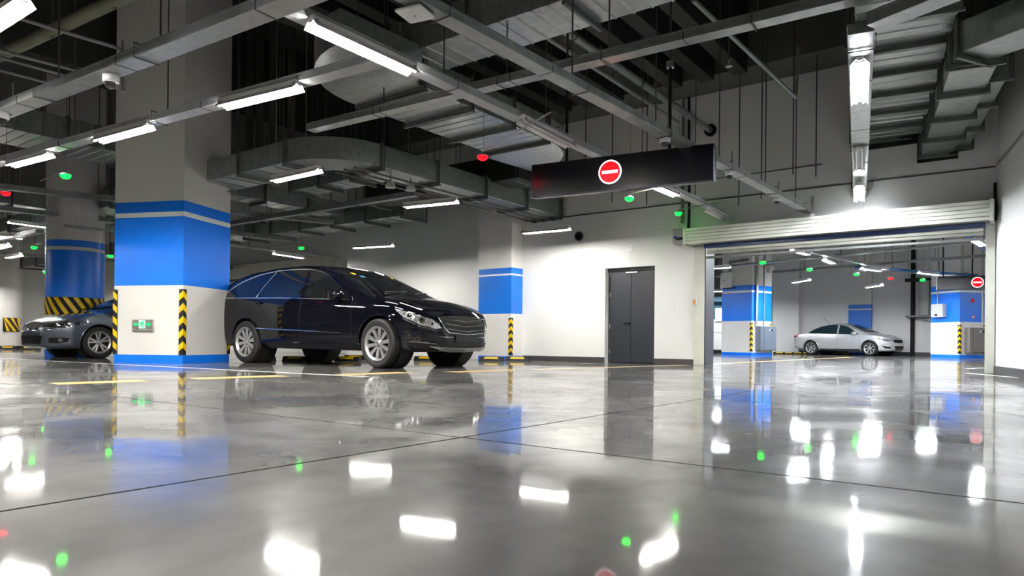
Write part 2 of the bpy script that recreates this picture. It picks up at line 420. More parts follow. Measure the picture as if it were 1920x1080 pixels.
# guide rails and slate reveals of the opening
struct(bevel_box((-5.39, WY-0.05, 0), (-5.17, WY, 2.42), .006, 1).build('trim_1', SLATM), 'pale steel guide rail left of the shutter opening')
struct(MB().box((-5.17, WY-0.04, 0), (OPEN0+0.012, WY+0.42, 2.42)).build('trim_2', DOORF), 'dark slate reveal at the left of the shutter opening')
struct(bevel_box((OPEN1-0.02, WY-0.06, 0), (OPEN1+0.11, WY, 2.42), .006, 1).build('trim_3', SLATM), 'pale steel guide rail right of the shutter opening')

# small fixtures near the shutter
t = thing('shutter_motor', 'grey shutter motor plate with blue button at the box end', 'motor', (bl.x-0.14, 13.3, 2.45))
bevel_box((-.13, -.1, 0), (.13, .2, .3), .01, 1).build('housing', STEEL, t)
MB().lathe([(0, 0), (.03, 0), (.03, .03), (0, .03)], 14, 'y', Matrix.Translation((-.06, -.13, .12))).build('blue_button', BLUEPL, t)
MB().bar((-.04, -.12, .06), (.12, -.12, .07), .03, .05).build('black_bracket', BLACKP, t)
t = thing('push_button_box', 'small beige push button box with orange key on the guide rail', 'switch', at_y(1302, 566, WY-0.08))
bevel_box((-.05, 0, -.07), (.05, .05, .07), .01, 1).build('case', CABINET, t)
bevel_box((-.025, -.012, -.035), (.025, .01, .035), .006, 1).build('orange_key', ORANGE, t)
t = thing('wall_vent', 'round black vent hole in the white wall left of the door', 'vent', at_y(1086, 443, WY))
MB().lathe([(.085, 0), (.105, 0), (.105, -.03), (.085, -.03)], 24, 'y', None, True).build('ring', SKIRT, t, True)
MB().lathe([(0, -.005), (.086, -.005), (.086, 0), (0, 0)], 24, 'y').build('hole', SEAM, t)
t = thing('wall_sensor', 'small white sensor plate on the wall above the door', 'sensor', at_y(1183, 465, WY))
bevel_box((-.035, -.02, -.05), (.035, 0, .05), .006, 1).build('plate', LAMPW, t)
MB().lathe([(0, -.03), (.018, -.03), (.02, -.02)], 12, 'y').build('eye', STEEL, t)

# ------------------------------------------------------------------ painted floor markings
def patch_xy(name, pts, m, label, cat, group=None, z=0.0015):
    a = MB().prism(pts, 0.0002, z).build(name, m)
    return tag(a, label, cat, group)
def line_xy(name, p, q, wd, m, label, cat='floor line'):
    p, q = Vector(p), Vector(q); d = (q-p).normalized(); n = Vector((-d.y, d.x))*wd/2
    return patch_xy(name, [tuple(p+n), tuple(p-n), tuple(q-n), tuple(q+n)][::-1], m, label, cat)
line_xy('white_floor_line', (-19.5, 5.0), (-6.3, 5.62), .085, LINEW, 'long thin white line on the floor running past the big column', 'floor line')
line_xy('white_floor_line', (-30, 6.7), (-14.2, 7.0), .08, LINEW, 'white parking line on the floor under the grey car', 'floor line')
for c, L_, lab in (((-7.26, 3.06), .80, 'yellow dash on the floor nearest the left edge'), ((-7.20, 4.52), 1.05, 'yellow dash on the floor in front of the big column'),
                   ((-6.86, 6.25), 1.05, 'yellow dash on the floor before the black car front wheel'), ((-6.42, 7.95), 1.25, 'yellow dash on the floor under the black car nose')):
    u = Vector((.09, .996)); v = Vector((.996, -.09)); c = Vector(c)
    patch_xy('yellow_floor_dash', [tuple(c+u*a*L_/2+v*b*.165) for a, b in ((-1, -1), (-1, 1), (1, 1), (1, -1))], LINEY, lab, 'floor marking', 'yellow dashes on the near floor')
line_xy('yellow_floor_line', (-6.22, 9.0), (-5.50, 13.4), .15, LINEY, 'solid yellow line on the floor leading to the shutter opening', 'floor line')
line_xy('yellow_floor_line', (-5.45, 13.8), (-5.05, 27.5), .22, LINEY, 'solid yellow line on the floor of the far room', 'floor line')
pts = []
for i in range(13):
    a = math.radians(90 + i*7.5); pts.append((0.7 + 1.65*math.cos(a), 16.0 + 1.75*math.sin(a)))
pts2 = [(0.7+(x-0.7)*.90, 16+(y-16)*.90) for x, y in pts]
mbq = MB()
for i in range(12):
    mbq.add([(*pts[i], .0002), (*pts[i+1], .0002), (*pts2[i+1], .0002), (*pts2[i], .0002), (*pts[i], .0015), (*pts[i+1], .0015), (*pts2[i+1], .0015), (*pts2[i], .0015)],
            [(0, 1, 2, 3), (4, 7, 6, 5), (0, 4, 5, 1), (3, 2, 6, 7)])
tag(mbq.build('white_floor_curve', LINEW), 'curved white line on the floor just inside the shutter opening', 'floor line')
line_xy('white_floor_line', (-0.75, 13.35), (1.6, 8.6), .09, LINEW, 'white line on the floor along the foot of the right wall', 'floor line')

# ------------------------------------------------------------------ columns
BANDS = [(0, .145, 'base_band', BLUE), (.145, 1.37, 'shaft', WHITE2), (1.37, 2.575, 'blue_band', BLUE), (2.575, 2.66, 'white_stripe', STRIPE), (2.66, 2.85, 'blue_band', BLUE), (2.85, CEIL_Z, 'shaft', WHITE2)]
def guard(t, cx, cy, sx, sy, z0, z1, n, leg=.075):
    """L-shaped rubber corner guard with yellow chevrons; cx, cy the corner, sx, sy its outward signs"""
    th = .012
    poly = [(cx+sx*th, cy+sy*th), (cx-sx*leg, cy+sy*th), (cx-sx*leg, cy), (cx, cy), (cx, cy-sy*leg), (cx+sx*th, cy-sy*leg)]
    g = MB().prism(poly, z0, z1).build('corner_guard', RUBBER, t)
    per = (z1-z0-.04)/n; hb = per*.5; sl = leg*.95; e = .0025
    for k in range(n):
        zt = z0 + .02 + (k+1)*per
        mb = MB()
        X, Y = cx+sx*(th+e), cy+sy*(th+e)
        a = [(X, Y, zt), (cx-sx*leg*.97, Y, zt-sl), (cx-sx*leg*.97, Y, zt-sl-hb), (X, Y, zt-hb)]
        b = [(X, Y, zt), (X, cy-sy*leg*.97, zt-sl), (X, cy-sy*leg*.97, zt-sl-hb), (X, Y, zt-hb)]
        if zt-sl-hb < z0:
            a = [(x, y, max(z, z0+.004)) for x, y, z in a]; b = [(x, y, max(z, z0+.004)) for x, y, z in b]
        a2 = [(x, y-sy*e*2, z) for x, y, z in a]; b2 = [(x-sx*e*2, y, z) for x, y, z in b]
        for f1, f2 in ((a, a2), (b, b2)):
            mb.add(f1+f2, [(0, 1, 2, 3), (7, 6, 5, 4), (0, 4, 5, 1), (1, 5, 6, 2), (2, 6, 7, 3), (3, 7, 4, 0)])
        mb.build('chevron', YELLOW, g)
    for z in (z0+.02, z1-.02):
        MB().lathe([(0, 0), (.007, 0), (.007, .006), (0, .006)], 8, 'y', Matrix.Translation((cx-sx*leg*.7, cy+sy*(th+.004), z))).build('screw', STEEL, g)
    return g
def column(name, label, corner, rz, wx, wy, bands, guards, n=5, gz=(.15, 1.30)):
    """corner: the corner nearest to the viewer = local (+x, -y)"""
    c = Vector((*corner, 0)) - Matrix.Rotation(rz, 3, 'Z') @ Vector((wx/2, -wy/2, 0))
    t = thing(name, label, 'column', c, rz)
    for z0, z1, nm, m in bands:
        MB().box((-wx/2, -wy/2, z0), (wx/2, wy/2, z1)).build(nm, m, t)
    for sx, sy in guards: guard(t, sx*wx/2, sy*wy/2, sx, sy, gz[0], gz[1], n)
    return t
big = column('column', 'huge square white column with wide blue band in front of the black car', (-11.80, 6.30), math.radians(23.5), 1.42, 1.30, BANDS, ((-1, -1), (1, -1), (1, 1)))

# round column
p = at_d(140, 660, 17.0)
t = thing('column', 'round white column with blue band and yellow hazard stripes behind the grey car', 'column', (p.x, p.y, 0))
RC = .62
def ring(z0, z1, nm, m, r=RC): return MB().lathe([(0, z0), (r, z0), (r, z1), (0, z1)], 48).build(nm, m, t, True)
ring(0, .15, 'base_band', BLUE); ring(.15, .98, 'shaft', WHITE2); ring(1.40, 2.52, 'blue_band', BLUE); ring(2.52, 2.60, 'white_stripe', STRIPE); ring(2.60, 2.76, 'blue_band', BLUE); ring(2.76, CEIL_Z, 'shaft', WHITE2)
hz = ring(.98, 1.40, 'hazard_band', RUBBER, RC+.004)
for k in range(18):
    a0 = k*2*math.pi/18
    mb = MB(); m_ = 6
    for j in range(m_):
        vs = []
        for jj in (j, j+1):
            z = .985 + .41*jj/m_
            for da in (0, math.pi/18):
                a = a0 + da - .45*(jj/m_)
                for r in (RC+.003, RC+.008): vs.append((r*math.cos(a), r*math.sin(a), z))
        mb.add(vs, [(1, 3, 7, 5), (0, 1, 5, 4), (2, 6, 7, 3)])
    mb.build('hazard_stripe', YELLOW, hz)

FB = [(0, .12, 'base_band', BLUE), (.12, 1.33, 'shaft', WHITE2), (1.33, 2.42, 'blue_band', BLUE), (2.42, 2.50, 'white_stripe', STRIPE), (2.50, 2.70, 'blue_band', BLUE), (2.70, CEIL_Z, 'shaft', WHITE2)]
R1 = column('column', 'square blue banded column with steel cabinet just inside the shutter opening', (-8.36, 26.6), math.radians(-17), 1.36, 1.30, FB, ((1, -1), (1, 1)), 5, (.16, 1.25))
R2 = column('column', 'square blue banded column below the far no entry sign', (-1.93, 30.2), math.radians(-38), 1.25, 1.15, FB, ((1, -1), (1, 1)), 5, (.16, 1.22))
pc_ = at_d(8, 650, 33.0); pc_.z = 0
pw = MB().lathe([(0, 0), (.7, 0), (.7, CEIL_Z), (0, CEIL_Z)], 32).build('column', WHITE2, None, True, loc=pc_)
tag(pw, 'plain round white column at the far left edge', 'column')
# hazard panel on that column
_n = (Matrix.Rotation(math.radians(22), 3, 'Z') @ Vector((-pc_.x, -pc_.y, 0))).normalized()
t = thing('hazard_panel', 'small square yellow and black striped panel on the distant left column', 'panel', pc_ + _n*.705 + Vector((0, 0, 1.0)), math.atan2(_n.y, _n.x)+math.pi/2)
MB().box((-.35, -.02, -.3), (.35, .02, .35)).build('board', RUBBER, t)
for k in range(5):
    x = -.62 + k*.28; z0, z1 = -.29, .34
    q = [(x, z1), (x+.13, z1), (x+.13+.42, z0), (x+.42, z0)]
    q = [(min(.34, max(-.34, a)), b) for a, b in q]
    if abs(q[0][0]-q[1][0]) + abs(q[2][0]-q[3][0]) < .02: continue
    MB().add([(a, -.021, b) for a, b in q] + [(a, -.027, b) for a, b in q], [(0, 1, 2, 3), (7, 6, 5, 4), (0, 4, 5, 1), (1, 5, 6, 2), (2, 6, 7, 3), (3, 7, 4, 0)]).build('hazard_stripe', YELLOW, t)
# corner guard on the pilaster: local frame of the wall
guard(pil, -9.69, 13.05, 1, -1, .12, 1.0, 5, .065)

# exit sign on the big column's left face
R23 = Matrix.Rotation(math.radians(23.5), 4, 'Z')
e = thing('exit_sign', 'green lit emergency exit sign low on the big white column', 'exit sign', big.matrix_basis @ Vector((-.14, -.65, .66)) if False else big.location + (R23 @ Vector((-.09, -.652, .66))), math.radians(23.5))
bevel_box((-.215, -.03, -.105), (.215, 0, .105), .006, 1).build('housing', STEEL, e)
pn = bevel_box((-.205, -.036, -.055), (.205, -.028, .098), .003, 1).build('panel', STEEL, e)
MB().box((-.065, -.040, -.05), (.065, -.034, .095)).build('pictogram_ground', EXITP, e)
fig = [[(.012, .075), (.03, .075), (.03, .055), (.012, .055)], [(-.02, .05), (.025, .05), (.015, .005), (-.015, .005)], [(-.045, .035), (-.02, .05), (-.015, .035), (-.04, .015)], [(.02, .05), (.05, .02), (.04, .01), (.015, .035)],
       [(-.015, .008), (.003, .008), (-.015, -.02), (-.045, -.03), (-.045, -.015), (-.025, -.01)], [(0, .008), (.016, .008), (.03, -.015), (.02, -.045), (.006, -.042), (.014, -.016)]]
mb = MB()
for q in fig:
    n_ = len(q)
    mb.add([(x, -.0405, z+.01) for x, z in q] + [(x, -.044, z+.01) for x, z in q], [tuple(range(n_)), tuple(range(n_, 2*n_))[::-1]] + [(i, (i+1) % n_, n_+(i+1) % n_, n_+i) for i in range(n_)])
mb.build('running_figure', EXITG, e)
for s in (-1, 1):
    q = [(s*.185, .022), (s*.135, .06), (s*.135, .038), (s*.08, .038), (s*.08, .006), (s*.135, .006), (s*.135, -.016)]
    n_ = 7
    MB().add([(x, -.0365, z) for x, z in q] + [(x, -.041, z) for x, z in q], [tuple(range(n_)), tuple(range(n_, 2*n_))[::-1]] + [(i, (i+1) % n_, n_+(i+1) % n_, n_+i) for i in range(n_)]).build('arrow', EXITG, e)
MB().box((-.205, -.034, -.075), (.205, -.030, -.07)).build('trim_line', LAMPW, e)
for x, m_ in ((-.10, REDP), (.13, STICKY)):
    MB().lathe([(0, -.034), (.012, -.034), (.012, -.03)], 10, 'y', Matrix.Translation((x, 0, -.062))).build('indicator', m_, e)

# ================================================================== OVERHEAD SERVICES
# ------------------------------------------------------------------ fluorescent battens
LL = 1.16
_h = bevel_box((-LL/2, -.035, 0), (LL/2, .035, .045), .004, 1).mesh('housing', LAMPW)
def _refl():
    mb = MB(); prof = [(-.078, -.056), (-.036, -.004), (0, -.018), (.036, -.004), (.078, -.056)]
    up = [(y, z+.004) for y, z in prof][::-1]; pr = prof + up; n = len(pr)
    mb.add([(-LL/2, y, z) for y, z in pr] + [(LL/2, y, z) for y, z in pr], [(i, (i+1) % n, n+(i+1) % n, n+i) for i in range(n)] + [(0, 1, 8, 9), (1, 2, 7, 8), (2, 3, 6, 7), (3, 4, 5, 6)] + [(10, 19, 18, 11), (11, 18, 17, 12), (12, 17, 16, 13), (13, 16, 15, 14)])
    return mb.mesh('reflector', LAMPW)
_r = _refl()
def _tube(y, m): return MB().tube([(-LL/2+.02, y, -.036), (LL/2-.02, y, -.036)], .013, 8).mesh('tube', m)
_tubes = {}
for k, m in (('warm', TUBE), ('cool', TUBEC), ('off', TUBEOFF)):
    _tubes[k] = (_tube(-.034, m), _tube(.034, m))
_cl = bevel_box((-.012, -.05, -.03), (.012, .05, .012), .003, 1).mesh('end_clip', STEEL)
_ph = mat('lamp_holder', (.75, .75, .74), .4)
def lamp(label, c, rz, state='warm', wires=0.0, group='fluorescent battens', small=False):
    t = thing('batten_lamp', label, 'lamp', c, rz, group)
    put('housing', _h, t); put('reflector', _r, t)
    for me in _tubes[state]: put('tube', me, t)
    if not small:
        for x in (-LL/2+.03, LL/2-.03): put('end_clip', _cl, t, (x, 0, 0))
    if wires:
        for x in (-LL*.42, LL*.22 if wires > 0 else LL*.42):
            MB().tube([(x, 0, .045), (x, 0, CEIL_Z - c[2])], .0035, 5).build('suspension_wire', WIRE, t)
    return t
def lamp_px(label, a, b, z, state='warm', wires=0.0, **k):
    p, q = at_z(*a, z), at_z(*b, z); d = q-p
    c = (p+q)/2; return lamp(label, (c.x, c.y, z+.05), math.atan2(d.y, d.x), state, wires, **k)

HA = 2.88
lamp_px('brightest batten lamp at the top centre below a grey tray', (597, 57), (765, 134), HA)
lamp_px('unlit batten lamp just left of the hanging no entry sign', (990, 236), (1062, 272), HA, 'off')
lamp_px('small lit batten lamp peeping out below the no entry sign', (1222, 348), (1262, 365), HA)
lamp_px('unlit batten lamp at the wall end of the tray above the green shutter end', (1330, 397), (1364, 413), 2.84, 'off')
lamp_px('lit batten lamp in front of the big column at its right edge', (420, 201), (553, 169), HA)
lamp_px('lit batten lamp crossing the left edge of the big column', (184, 266), (277, 241), HA)
lamp_px('lit batten lamp above the round column near the left edge', (18, 312), (91, 293), HA)
lamp_px('large lit batten lamp cut by the top left corner', (-70, 85), (58, 0), 2.9)
lamp_px('lit cool white batten lamp high on the right below a vertical tray', (1612, 120), (1612, 196), 2.95, 'cool')
lamp_px('unlit batten lamp midway on the right hand tray', (1611, 283), (1611, 322), 2.95, 'off')
lamp_px('lit batten lamp shining onto the long shutter box', (1611, 345), (1611, 384), 2.86, 'cool')
lamp_px('pendant batten lamp right of the big column under the silver duct', (511, 341), (598, 322), 2.9, 'warm', 1)
lamp_px('pendant batten lamp below the duct above the car windscreen', (762, 389), (852, 380), 2.9, 'warm', 1)
lamp_px('pendant batten lamp by the white wall left of the vent hole', (984, 438), (1063, 431), 2.78, 'warm', 1)
lamp_px('pendant batten lamp on the wall behind the black car roof', (668, 465), (728, 462), 2.7, 'warm', 1)
lamp_px('lit batten lamp on a rail above the rear shutter', (511, 476), (573, 485), 2.9, 'warm')
lamp_px('slim lit batten lamp seen left of the round column', (27, 419), (94, 428), 3.5)
lamp_px('slim lit batten lamp at the left edge, second below the red light', (-25, 440), (30, 447), 3.3)
lamp_px('short lit batten lamp at the left edge, lowest of the far ones', (-12, 468), (18, 461), 2.9)
# far room
FRL = [('first lit batten lamp under the shutter edge in the far room', (1491, 472), (1511, 477)), ('second lit batten lamp on the sloping tray of the far room', (1541, 486), (1568, 497)),
       ('third lit batten lamp on the tray of the far room', (1614, 504), (1653, 509)), ('fourth lit batten lamp, left of the far no entry sign', (1726, 512.5), (1757, 515.5))]
for lab, a, b in FRL: lamp_px(lab, a, b, 2.9, 'cool', small=True)
lamp_px('left pendant batten lamp above the silver car boot', (1483, 531), (1521, 525), 2.75, 'cool', 1, small=True)
lamp_px('right pendant batten lamp above the silver car bonnet', (1615, 541), (1662, 534), 2.6, 'cool', 1, small=True)
lamp_px('lit batten lamp at the top right corner of the shutter opening', (1820, 447), (1852, 466), 2.9, 'cool', small=True)
lamp_px('upper pendant lamp left of the far column with steel cabinet', (1322, 504), (1346, 503), 2.8, 'cool', 1, small=True)
lamp_px('middle pendant lamp left of the far column with steel cabinet', (1334, 547), (1356, 546), 2.7, 'cool', 1, small=True)
lamp_px('lower pendant lamp left of the far column with steel cabinet', (1336, 559), (1356, 558), 2.7, 'cool', 1, small=True)
# rows carried on out of view for fill, plus lamps added to brighten walls
OUT = [((-9.4, 2.0), 0), ((-4.7, 0.6), 90), ((-8.5, -2.4), 0), ((-12.5, -2.4), 0), ((0.2, -2.4), 0), ((-14.5, 1.9), 0), ((-18.5, 1.9), 0), ((-16, -5), 0), ((-6, -6), 0), ((0.8, -6), 0),
       ((-25, 8.0), 0), ((-23, 3.5), 0), ((-30, 6), 0), ((-34, 10), 0), ((-30, 12), 0), ((-37, 10.3), 90), ((-35, 14), 0), ((-25, 13.5), 0), ((1.3, 8.6), 100)]  # lamps by the right wall and at the left end are added to brighten them
BACK = {(-25, 8.0): 'lit batten lamp in the left background nearest the red light', (-30, 12): 'lit batten lamp added for fill light, unseen far behind the round column', (-35, 14): 'lit batten lamp added before the distant shutter box to brighten the left wall', (-25, 13.5): 'lit batten lamp added for fill light, unseen behind the big column over the rear shutter', (-34, 10): 'lit batten lamp added for fill light before the plain round column'}  # fill lamps that fall inside the view, most hidden by columns
for (x, y), a in OUT:
    lamp(BACK.get((x, y), 'unseen lit batten lamp added for fill light outside the picture'), (x, y, 2.95), math.radians(a), 'warm', -1, 'fluorescent battens' if (x, y) in BACK else 'batten lamps outside the picture', True)
for i, (x, y, a) in enumerate([(-3, 16.5, 90), (-7.5, 15.2, 0), (-1, 15.6, 0), (-4.2, 15.4, 0), (-12, 15.8, 0), (4.5, 27, 0), (4.5, 32, 0), (-16, 27, 0), (-20, 34, 0), (3.5, 19, 90), (-12.5, 24, 90), (1.2, 21, 0)]):  # hidden lamps added to brighten the far room
    lamp('unseen lit batten lamp added to brighten the far room', (x, y, 3.0), math.radians(a), 'cool', -1, 'hidden far room batten lamps', True)

# ------------------------------------------------------------------ cable trays
def tray(label, p, q, wd=.16, ht=.07, m=TRAY, rods=(), joints=2.0, name='cable_tray', side=1, cat='cable tray'):
    p, q = Vector(p), Vector(q); L_ = (q-p).length; d = q-p
    t = thing(name, label, cat, p, math.atan2(d.y, d.x))
    bevel_box((0, -wd/2, 0), (L_, wd/2, ht), .004, 1).build('channel', m, t)
    MB().box((.01, -wd/2-.006, ht-.012), (L_-.01, wd/2+.006, ht+.004)).build('lid', m, t)
    k = joints*.7
    while k < L_:
        MB().box((k, -wd/2-.003, -.003), (k+.012, wd/2+.003, ht)).build('joint', ROD, t); k += joints
    for r in rods:
        x = r*L_; y = side*(wd/2+.02)
        MB().tube([(x, y, ht*.3), (x, y, CEIL_Z-p.z)], .009, 6).build('hanger_rod', ROD, t)
        MB().tube([(x, y+side*.01, ht+.03), (x, -y, ht+.03), (x, -y, -.012), (x, y, -.012)], .007, 5).build('hanger_clamp', ROD, t)
    return t
def ext(p, q, a, b):
    """segment p-q lengthened by a before p and b after q"""
    d = (q-p).normalized(); return p-d*a, q+d*b
a1, a2 = at_z(595, 51, 2.95), at_z(1352, 402, 2.95)
a1, a2 = ext(a1, a2, 7.5, 0); a2 = a1 + (a2-a1)*((13.3-a1.y)/(a2.y-a1.y))
tray('grey painted tray with batten lamps running from top centre to the wall', a1, a2, .15, .07, TRAYW, (.30, .53, .64, .80, .93), 2.2)
b1, b2 = at_z(800, 20, 2.83), at_z(1525, 405, 2.83)
b1, b2 = ext(b1, b2, 5, 0); b2 = b1 + (b2-b1)*((13.35-b1.y)/(b2.y-b1.y))
tray('long steel cable tray passing behind the no entry sign with domed cameras', b1, b2, .15, .07, TRAY, (.35, .48, .60, .73, .86, .97), 2.4)
c1, c2 = at_z(0, 218, 2.82), at_z(560, 4, 2.82); c1, c2 = ext(c1, c2, 14, 4)
tray('scratched galvanised tray crossing the top of the big column', c1, c2, .19, .08, GALV, (.30, .42, .52, .585, .66, .74), 1.9)
t1, t2 = at_z(17, 304, 2.95), at_z(560, 160, 2.95); t1, t2 = ext(t1, t2, 16, 0); t2 = t1 + (t2-t1)*((-4.66-t1.x)/(t2.x-t1.x))
tray('grey tray carrying the row of lit lamps across the big column', t1, t2, .16, .075, TRAYW, (.30, .52, .645, .76, .85), 1.5)
e1, e2 = at_z(583, 247, 3.35), at_z(1020, 143, 3.35); e1, e2 = ext(e1, e2, 0, 7)
tray('galvanised tray rising to the upper right above the no entry sign', e1, e2, .16, .09, GALV, (.12, .30, .42, .56, .66, .80, .92), 2.0)
r1, r2 = at_z(1614, 62, 3.02), at_z(1612, 382, 3.02); r2 = r1 + (r2-r1)*((13.4-r1.y)/(r2.y-r1.y))
tray('steel tray with cool lamps running straight to the wall on the right', r1, r2, .20, .09, GALV, (.05, .5, .9), 1.7)
g2 = r1 + Vector((3.2, -1.3, 0))
tray('short steel tray branching off to the upper right corner', r1 + Vector((.1, -.03, .0)), g2, .2, .1, GALV, (.3, .8), 1.5)
k1, k2 = at_z(433, 461, 2.98), at_z(575, 478, 2.98); k1, k2 = ext(k1, k2, 4, 1.2)
tray('thin pale rail holding the lamp above the rear shutter', k1, k2, .08, .04, TRAY, (.3, .6), 3)
j1, j2 = at_z(433, 423, 3.3), at_z(690, 382, 3.3); j1, j2 = ext(j1, j2, 2, 1.4)
tray('dark tray along the white wall above the black car', j1, j2, .14, .10, PIPE, (.2, .4, .6, .8), 2)
# left background trays
for lab, a, b, z, ex in (('grey tray left of the round column above the red light', (0, 355), (95, 365), 3.4, (6, 6)), ('grey tray in the left background under the dark ducts', (0, 395), (95, 405), 3.3, (6, 6)),
                         ('steel strut in the left background pointing right', (0, 452), (60, 440), 3.2, (3, .5)), ('low grey tray in the left background above the white wall', (0, 478), (95, 484), 3.2, (4, 6))):
    p, q = ext(at_z(*a, z), at_z(*b, z), *ex); tray(lab, p, q, .18, .10, PIPE, (.3, .6), 2.5)
# far room trays
f1, f2 = at_z(1491, 468, 2.98), at_z(1660, 505, 2.98); f1, f2 = ext(f1, f2, 2, .2)
tray('pale tray sloping through the far room with three lamps', f1, f2, .14, .07, TRAYW, (.5, .8), 3)
f3, f4 = at_z(1605, 503, 3.0), at_z(1790, 516, 3.0)
tray('blue painted tray in the far room left of the far sign', *ext(f3, f4, 0, 1.2), .14, .08, BLUETRAY, (.3, .9), 3)
f5, f6 = at_z(1455, 492, 3.05), at_z(1640, 474, 3.05)
tray('grey conduit rack crossing the far room under the shutter edge', *ext(f5, f6, 3, 4), .25, .05, PIPE, (.25, .5, .75), 2)
f7, f8 = at_z(1450, 512, 3.1), at_z(1850, 482, 3.1)
tray('long dark tray along the far white wall', *ext(f7, f8, 0, 3), .12, .08, PIPE, (.12, .25, .4, .55, .7, .85), 3)
f9, f10 = at_z(1815, 445, 3.0), at_z(1850, 470, 3.0)
tray('tray at the top right corner of the shutter opening', *ext(f9, f10, 1, 1), .16, .08, BLUETRAY, (.5,), 3)

# ------------------------------------------------------------------ sheet steel ducts
def duct(label, p, q, wd, ht, seg=1.2, ribs=4, elbow=None, m=GALV, rods=True, name='air_duct', flange=True):
    """straight duct from p to q, p and q on the bottom centre line"""
    p, q = Vector(p), Vector(q); d = q-p; L_ = d.length
    t = thing(name, label, 'duct', p, math.atan2(d.y, d.x))
    n = max(1, round(L_/seg)); s = L_/n
    me = bevel_box((.012, -wd/2, 0), (s-.012, wd/2, ht), .006, 1)
    for k in range(1, ribs+1):
        x = s*k/(ribs+1)
        me.add([(x-.02, -wd/2, 0), (x, -wd/2, -.012), (x+.02, -wd/2, 0), (x-.02, wd/2, 0), (x, wd/2, -.012), (x+.02, wd/2, 0)], [(0, 1, 4, 3), (1, 2, 5, 4), (0, 2, 1), (3, 4, 5)])
        for sy in (-1, 1):
            y = sy*wd/2
            me.add([(x-.02, y, 0), (x, y+sy*.01, 0), (x+.02, y, 0), (x-.02, y, ht), (x, y+sy*.01, ht), (x+.02, y, ht)], [(0, 1, 4, 3), (1, 2, 5, 4), (0, 2, 1), (3, 4, 5)])
    me = me.mesh('duct_section', m)
    for k in range(n): put('duct_section', me, t, (k*s, 0, 0))
    if flange:
        fl_ = MB(); o = .035
        fl_.box((-.02, -wd/2-o, -o), (.02, wd/2+o, 0)).box((-.02, -wd/2-o, ht), (.02, wd/2+o, ht+o)).box((-.02, -wd/2-o, 0), (.02, -wd/2, ht)).box((-.02, wd/2, 0), (.02, wd/2+o, ht))
        fm = fl_.mesh('flange', FLANGE)
        for k in range(n+1): put('flange', fm, t, (min(max(k*s, .02), L_-.02), 0, 0))
    if rods:
        for k in range(n+1):
            x = min(max(k*s, .05), L_-.05)
            for y in (-wd/2-.045, wd/2+.045):
                MB().tube([(x, y, -.05), (x, y, CEIL_Z-p.z)], .008, 5).build('hanger_rod', ROD, t)
            MB().box((x-.02, -wd/2-.055, -.07), (x+.02, wd/2+.055, -.04)).build('support_channel', FLANGE, t)
    return t
def elbow(label, c, r, wd, ht, a0, a1, m=GALV, n=10):
    """quarter bend about c, r the inner radius"""
    t = thing('duct_elbow', label, 'duct', c)
    mb = MB(); vs = []; fs = []
    for i in range(n+1):
        a = math.radians(a0 + (a1-a0)*i/n)
        for rr, z in ((r, 0), (r+wd, 0), (r+wd, ht), (r, ht)): vs.append((rr*math.cos(a), rr*math.sin(a), z))
    for i in range(n):
        for k in range(4): fs.append((4*i+k, 4*i+(k+1) % 4, 4*i+4+(k+1) % 4, 4*i+4+k))
    fs += [(0, 1, 2, 3), (4*n+3, 4*n+2, 4*n+1, 4*n)]
    mb.add(vs, fs).build('bend', m, t, True, angle=.5)
    return t
def mid_px(a, b, z): return (at_z(*a, z)+at_z(*b, z))/2
# D1: wide duct along X at the top centre
n1, n2 = at_z(747, 92, 4.1), at_z(1010, 30, 4.1); fa, fb = at_z(813, 123, 4.1), at_z(1287, 13, 4.1)
yn, yf = (n1.y+n2.y)/2, (fa.y+fb.y)/2
duct('wide silver duct with ribbed underside along the top centre', (n1.x-.35, (yn+yf)/2, 4.1), (1.5, (yn+yf)/2, 4.1), yf-yn, .42, 1.35, 5)
# D2: duct running to the wall with a rounded end
l1, l2 = at_z(632, 172, 3.75), at_z(880, 283, 3.75); s1, s2 = at_z(765, 140, 3.75), at_z(935, 232, 3.75)
xl, xr = (l1.x+l2.x)/2, (s1.x+s2.x)/2
yb = max(s2.y, l2.y)
duct('silver duct with yellowish ribbed underside between two trays', ((xl+xr)/2, l1.y+.5, 3.75), ((xl+xr)/2, yb+.3, 3.75), xr-xl, .40, 1.1, 4)
elbow('rounded silver duct bend above the red light', (xl-.25, yb+.3, 3.75), .25, xr-xl, .40, 0, 85)
elbow('rounded silver duct bend behind the brightest lamp', (xr+.2, l1.y+.5, 3.75), .2, xr-xl, .40, 180, 268)
# D3: long low duct to the wall over the pilaster
u1, u2 = at_z(560, 283, 3.32), at_z(1055, 397, 3.32); v1, v2 = at_z(590, 328, 3.32), at_z(985, 404, 3.32)
xr3 = (u1.x+u2.x)/2; xl3 = xr3 - .75
duct('long silver duct running above the car to the white wall', ((xl3+xr3)/2, 7.9, 3.32), ((xl3+xr3)/2, 13.48, 3.32), .75, .36, 1.25, 0)
p0 = ((xl3+xr3)/2)
for k in (-.2, .05, .3):
    tag(MB().tube([(p0+k-.1, 7.5, 3.24), (p0+k-.1, 13.4, 3.24)], .018, 6).build('conduit', ROD), {-.2: 'dark conduit under the long low duct, far side', .05: 'dark conduit under the middle of the long low duct', .3: 'dark conduit under the long low duct, near side'}[k], 'conduit')
elbow('silver duct bend beside the right edge of the big column', (xl3-.3, 7.9, 3.32), .3, .75, .36, 270, 360)
duct('silver duct leaving leftwards behind the big column', (xl3-.3, 7.225, 3.32), (-12.35, 7.225, 3.32), .75, .36, 1.3, 2)
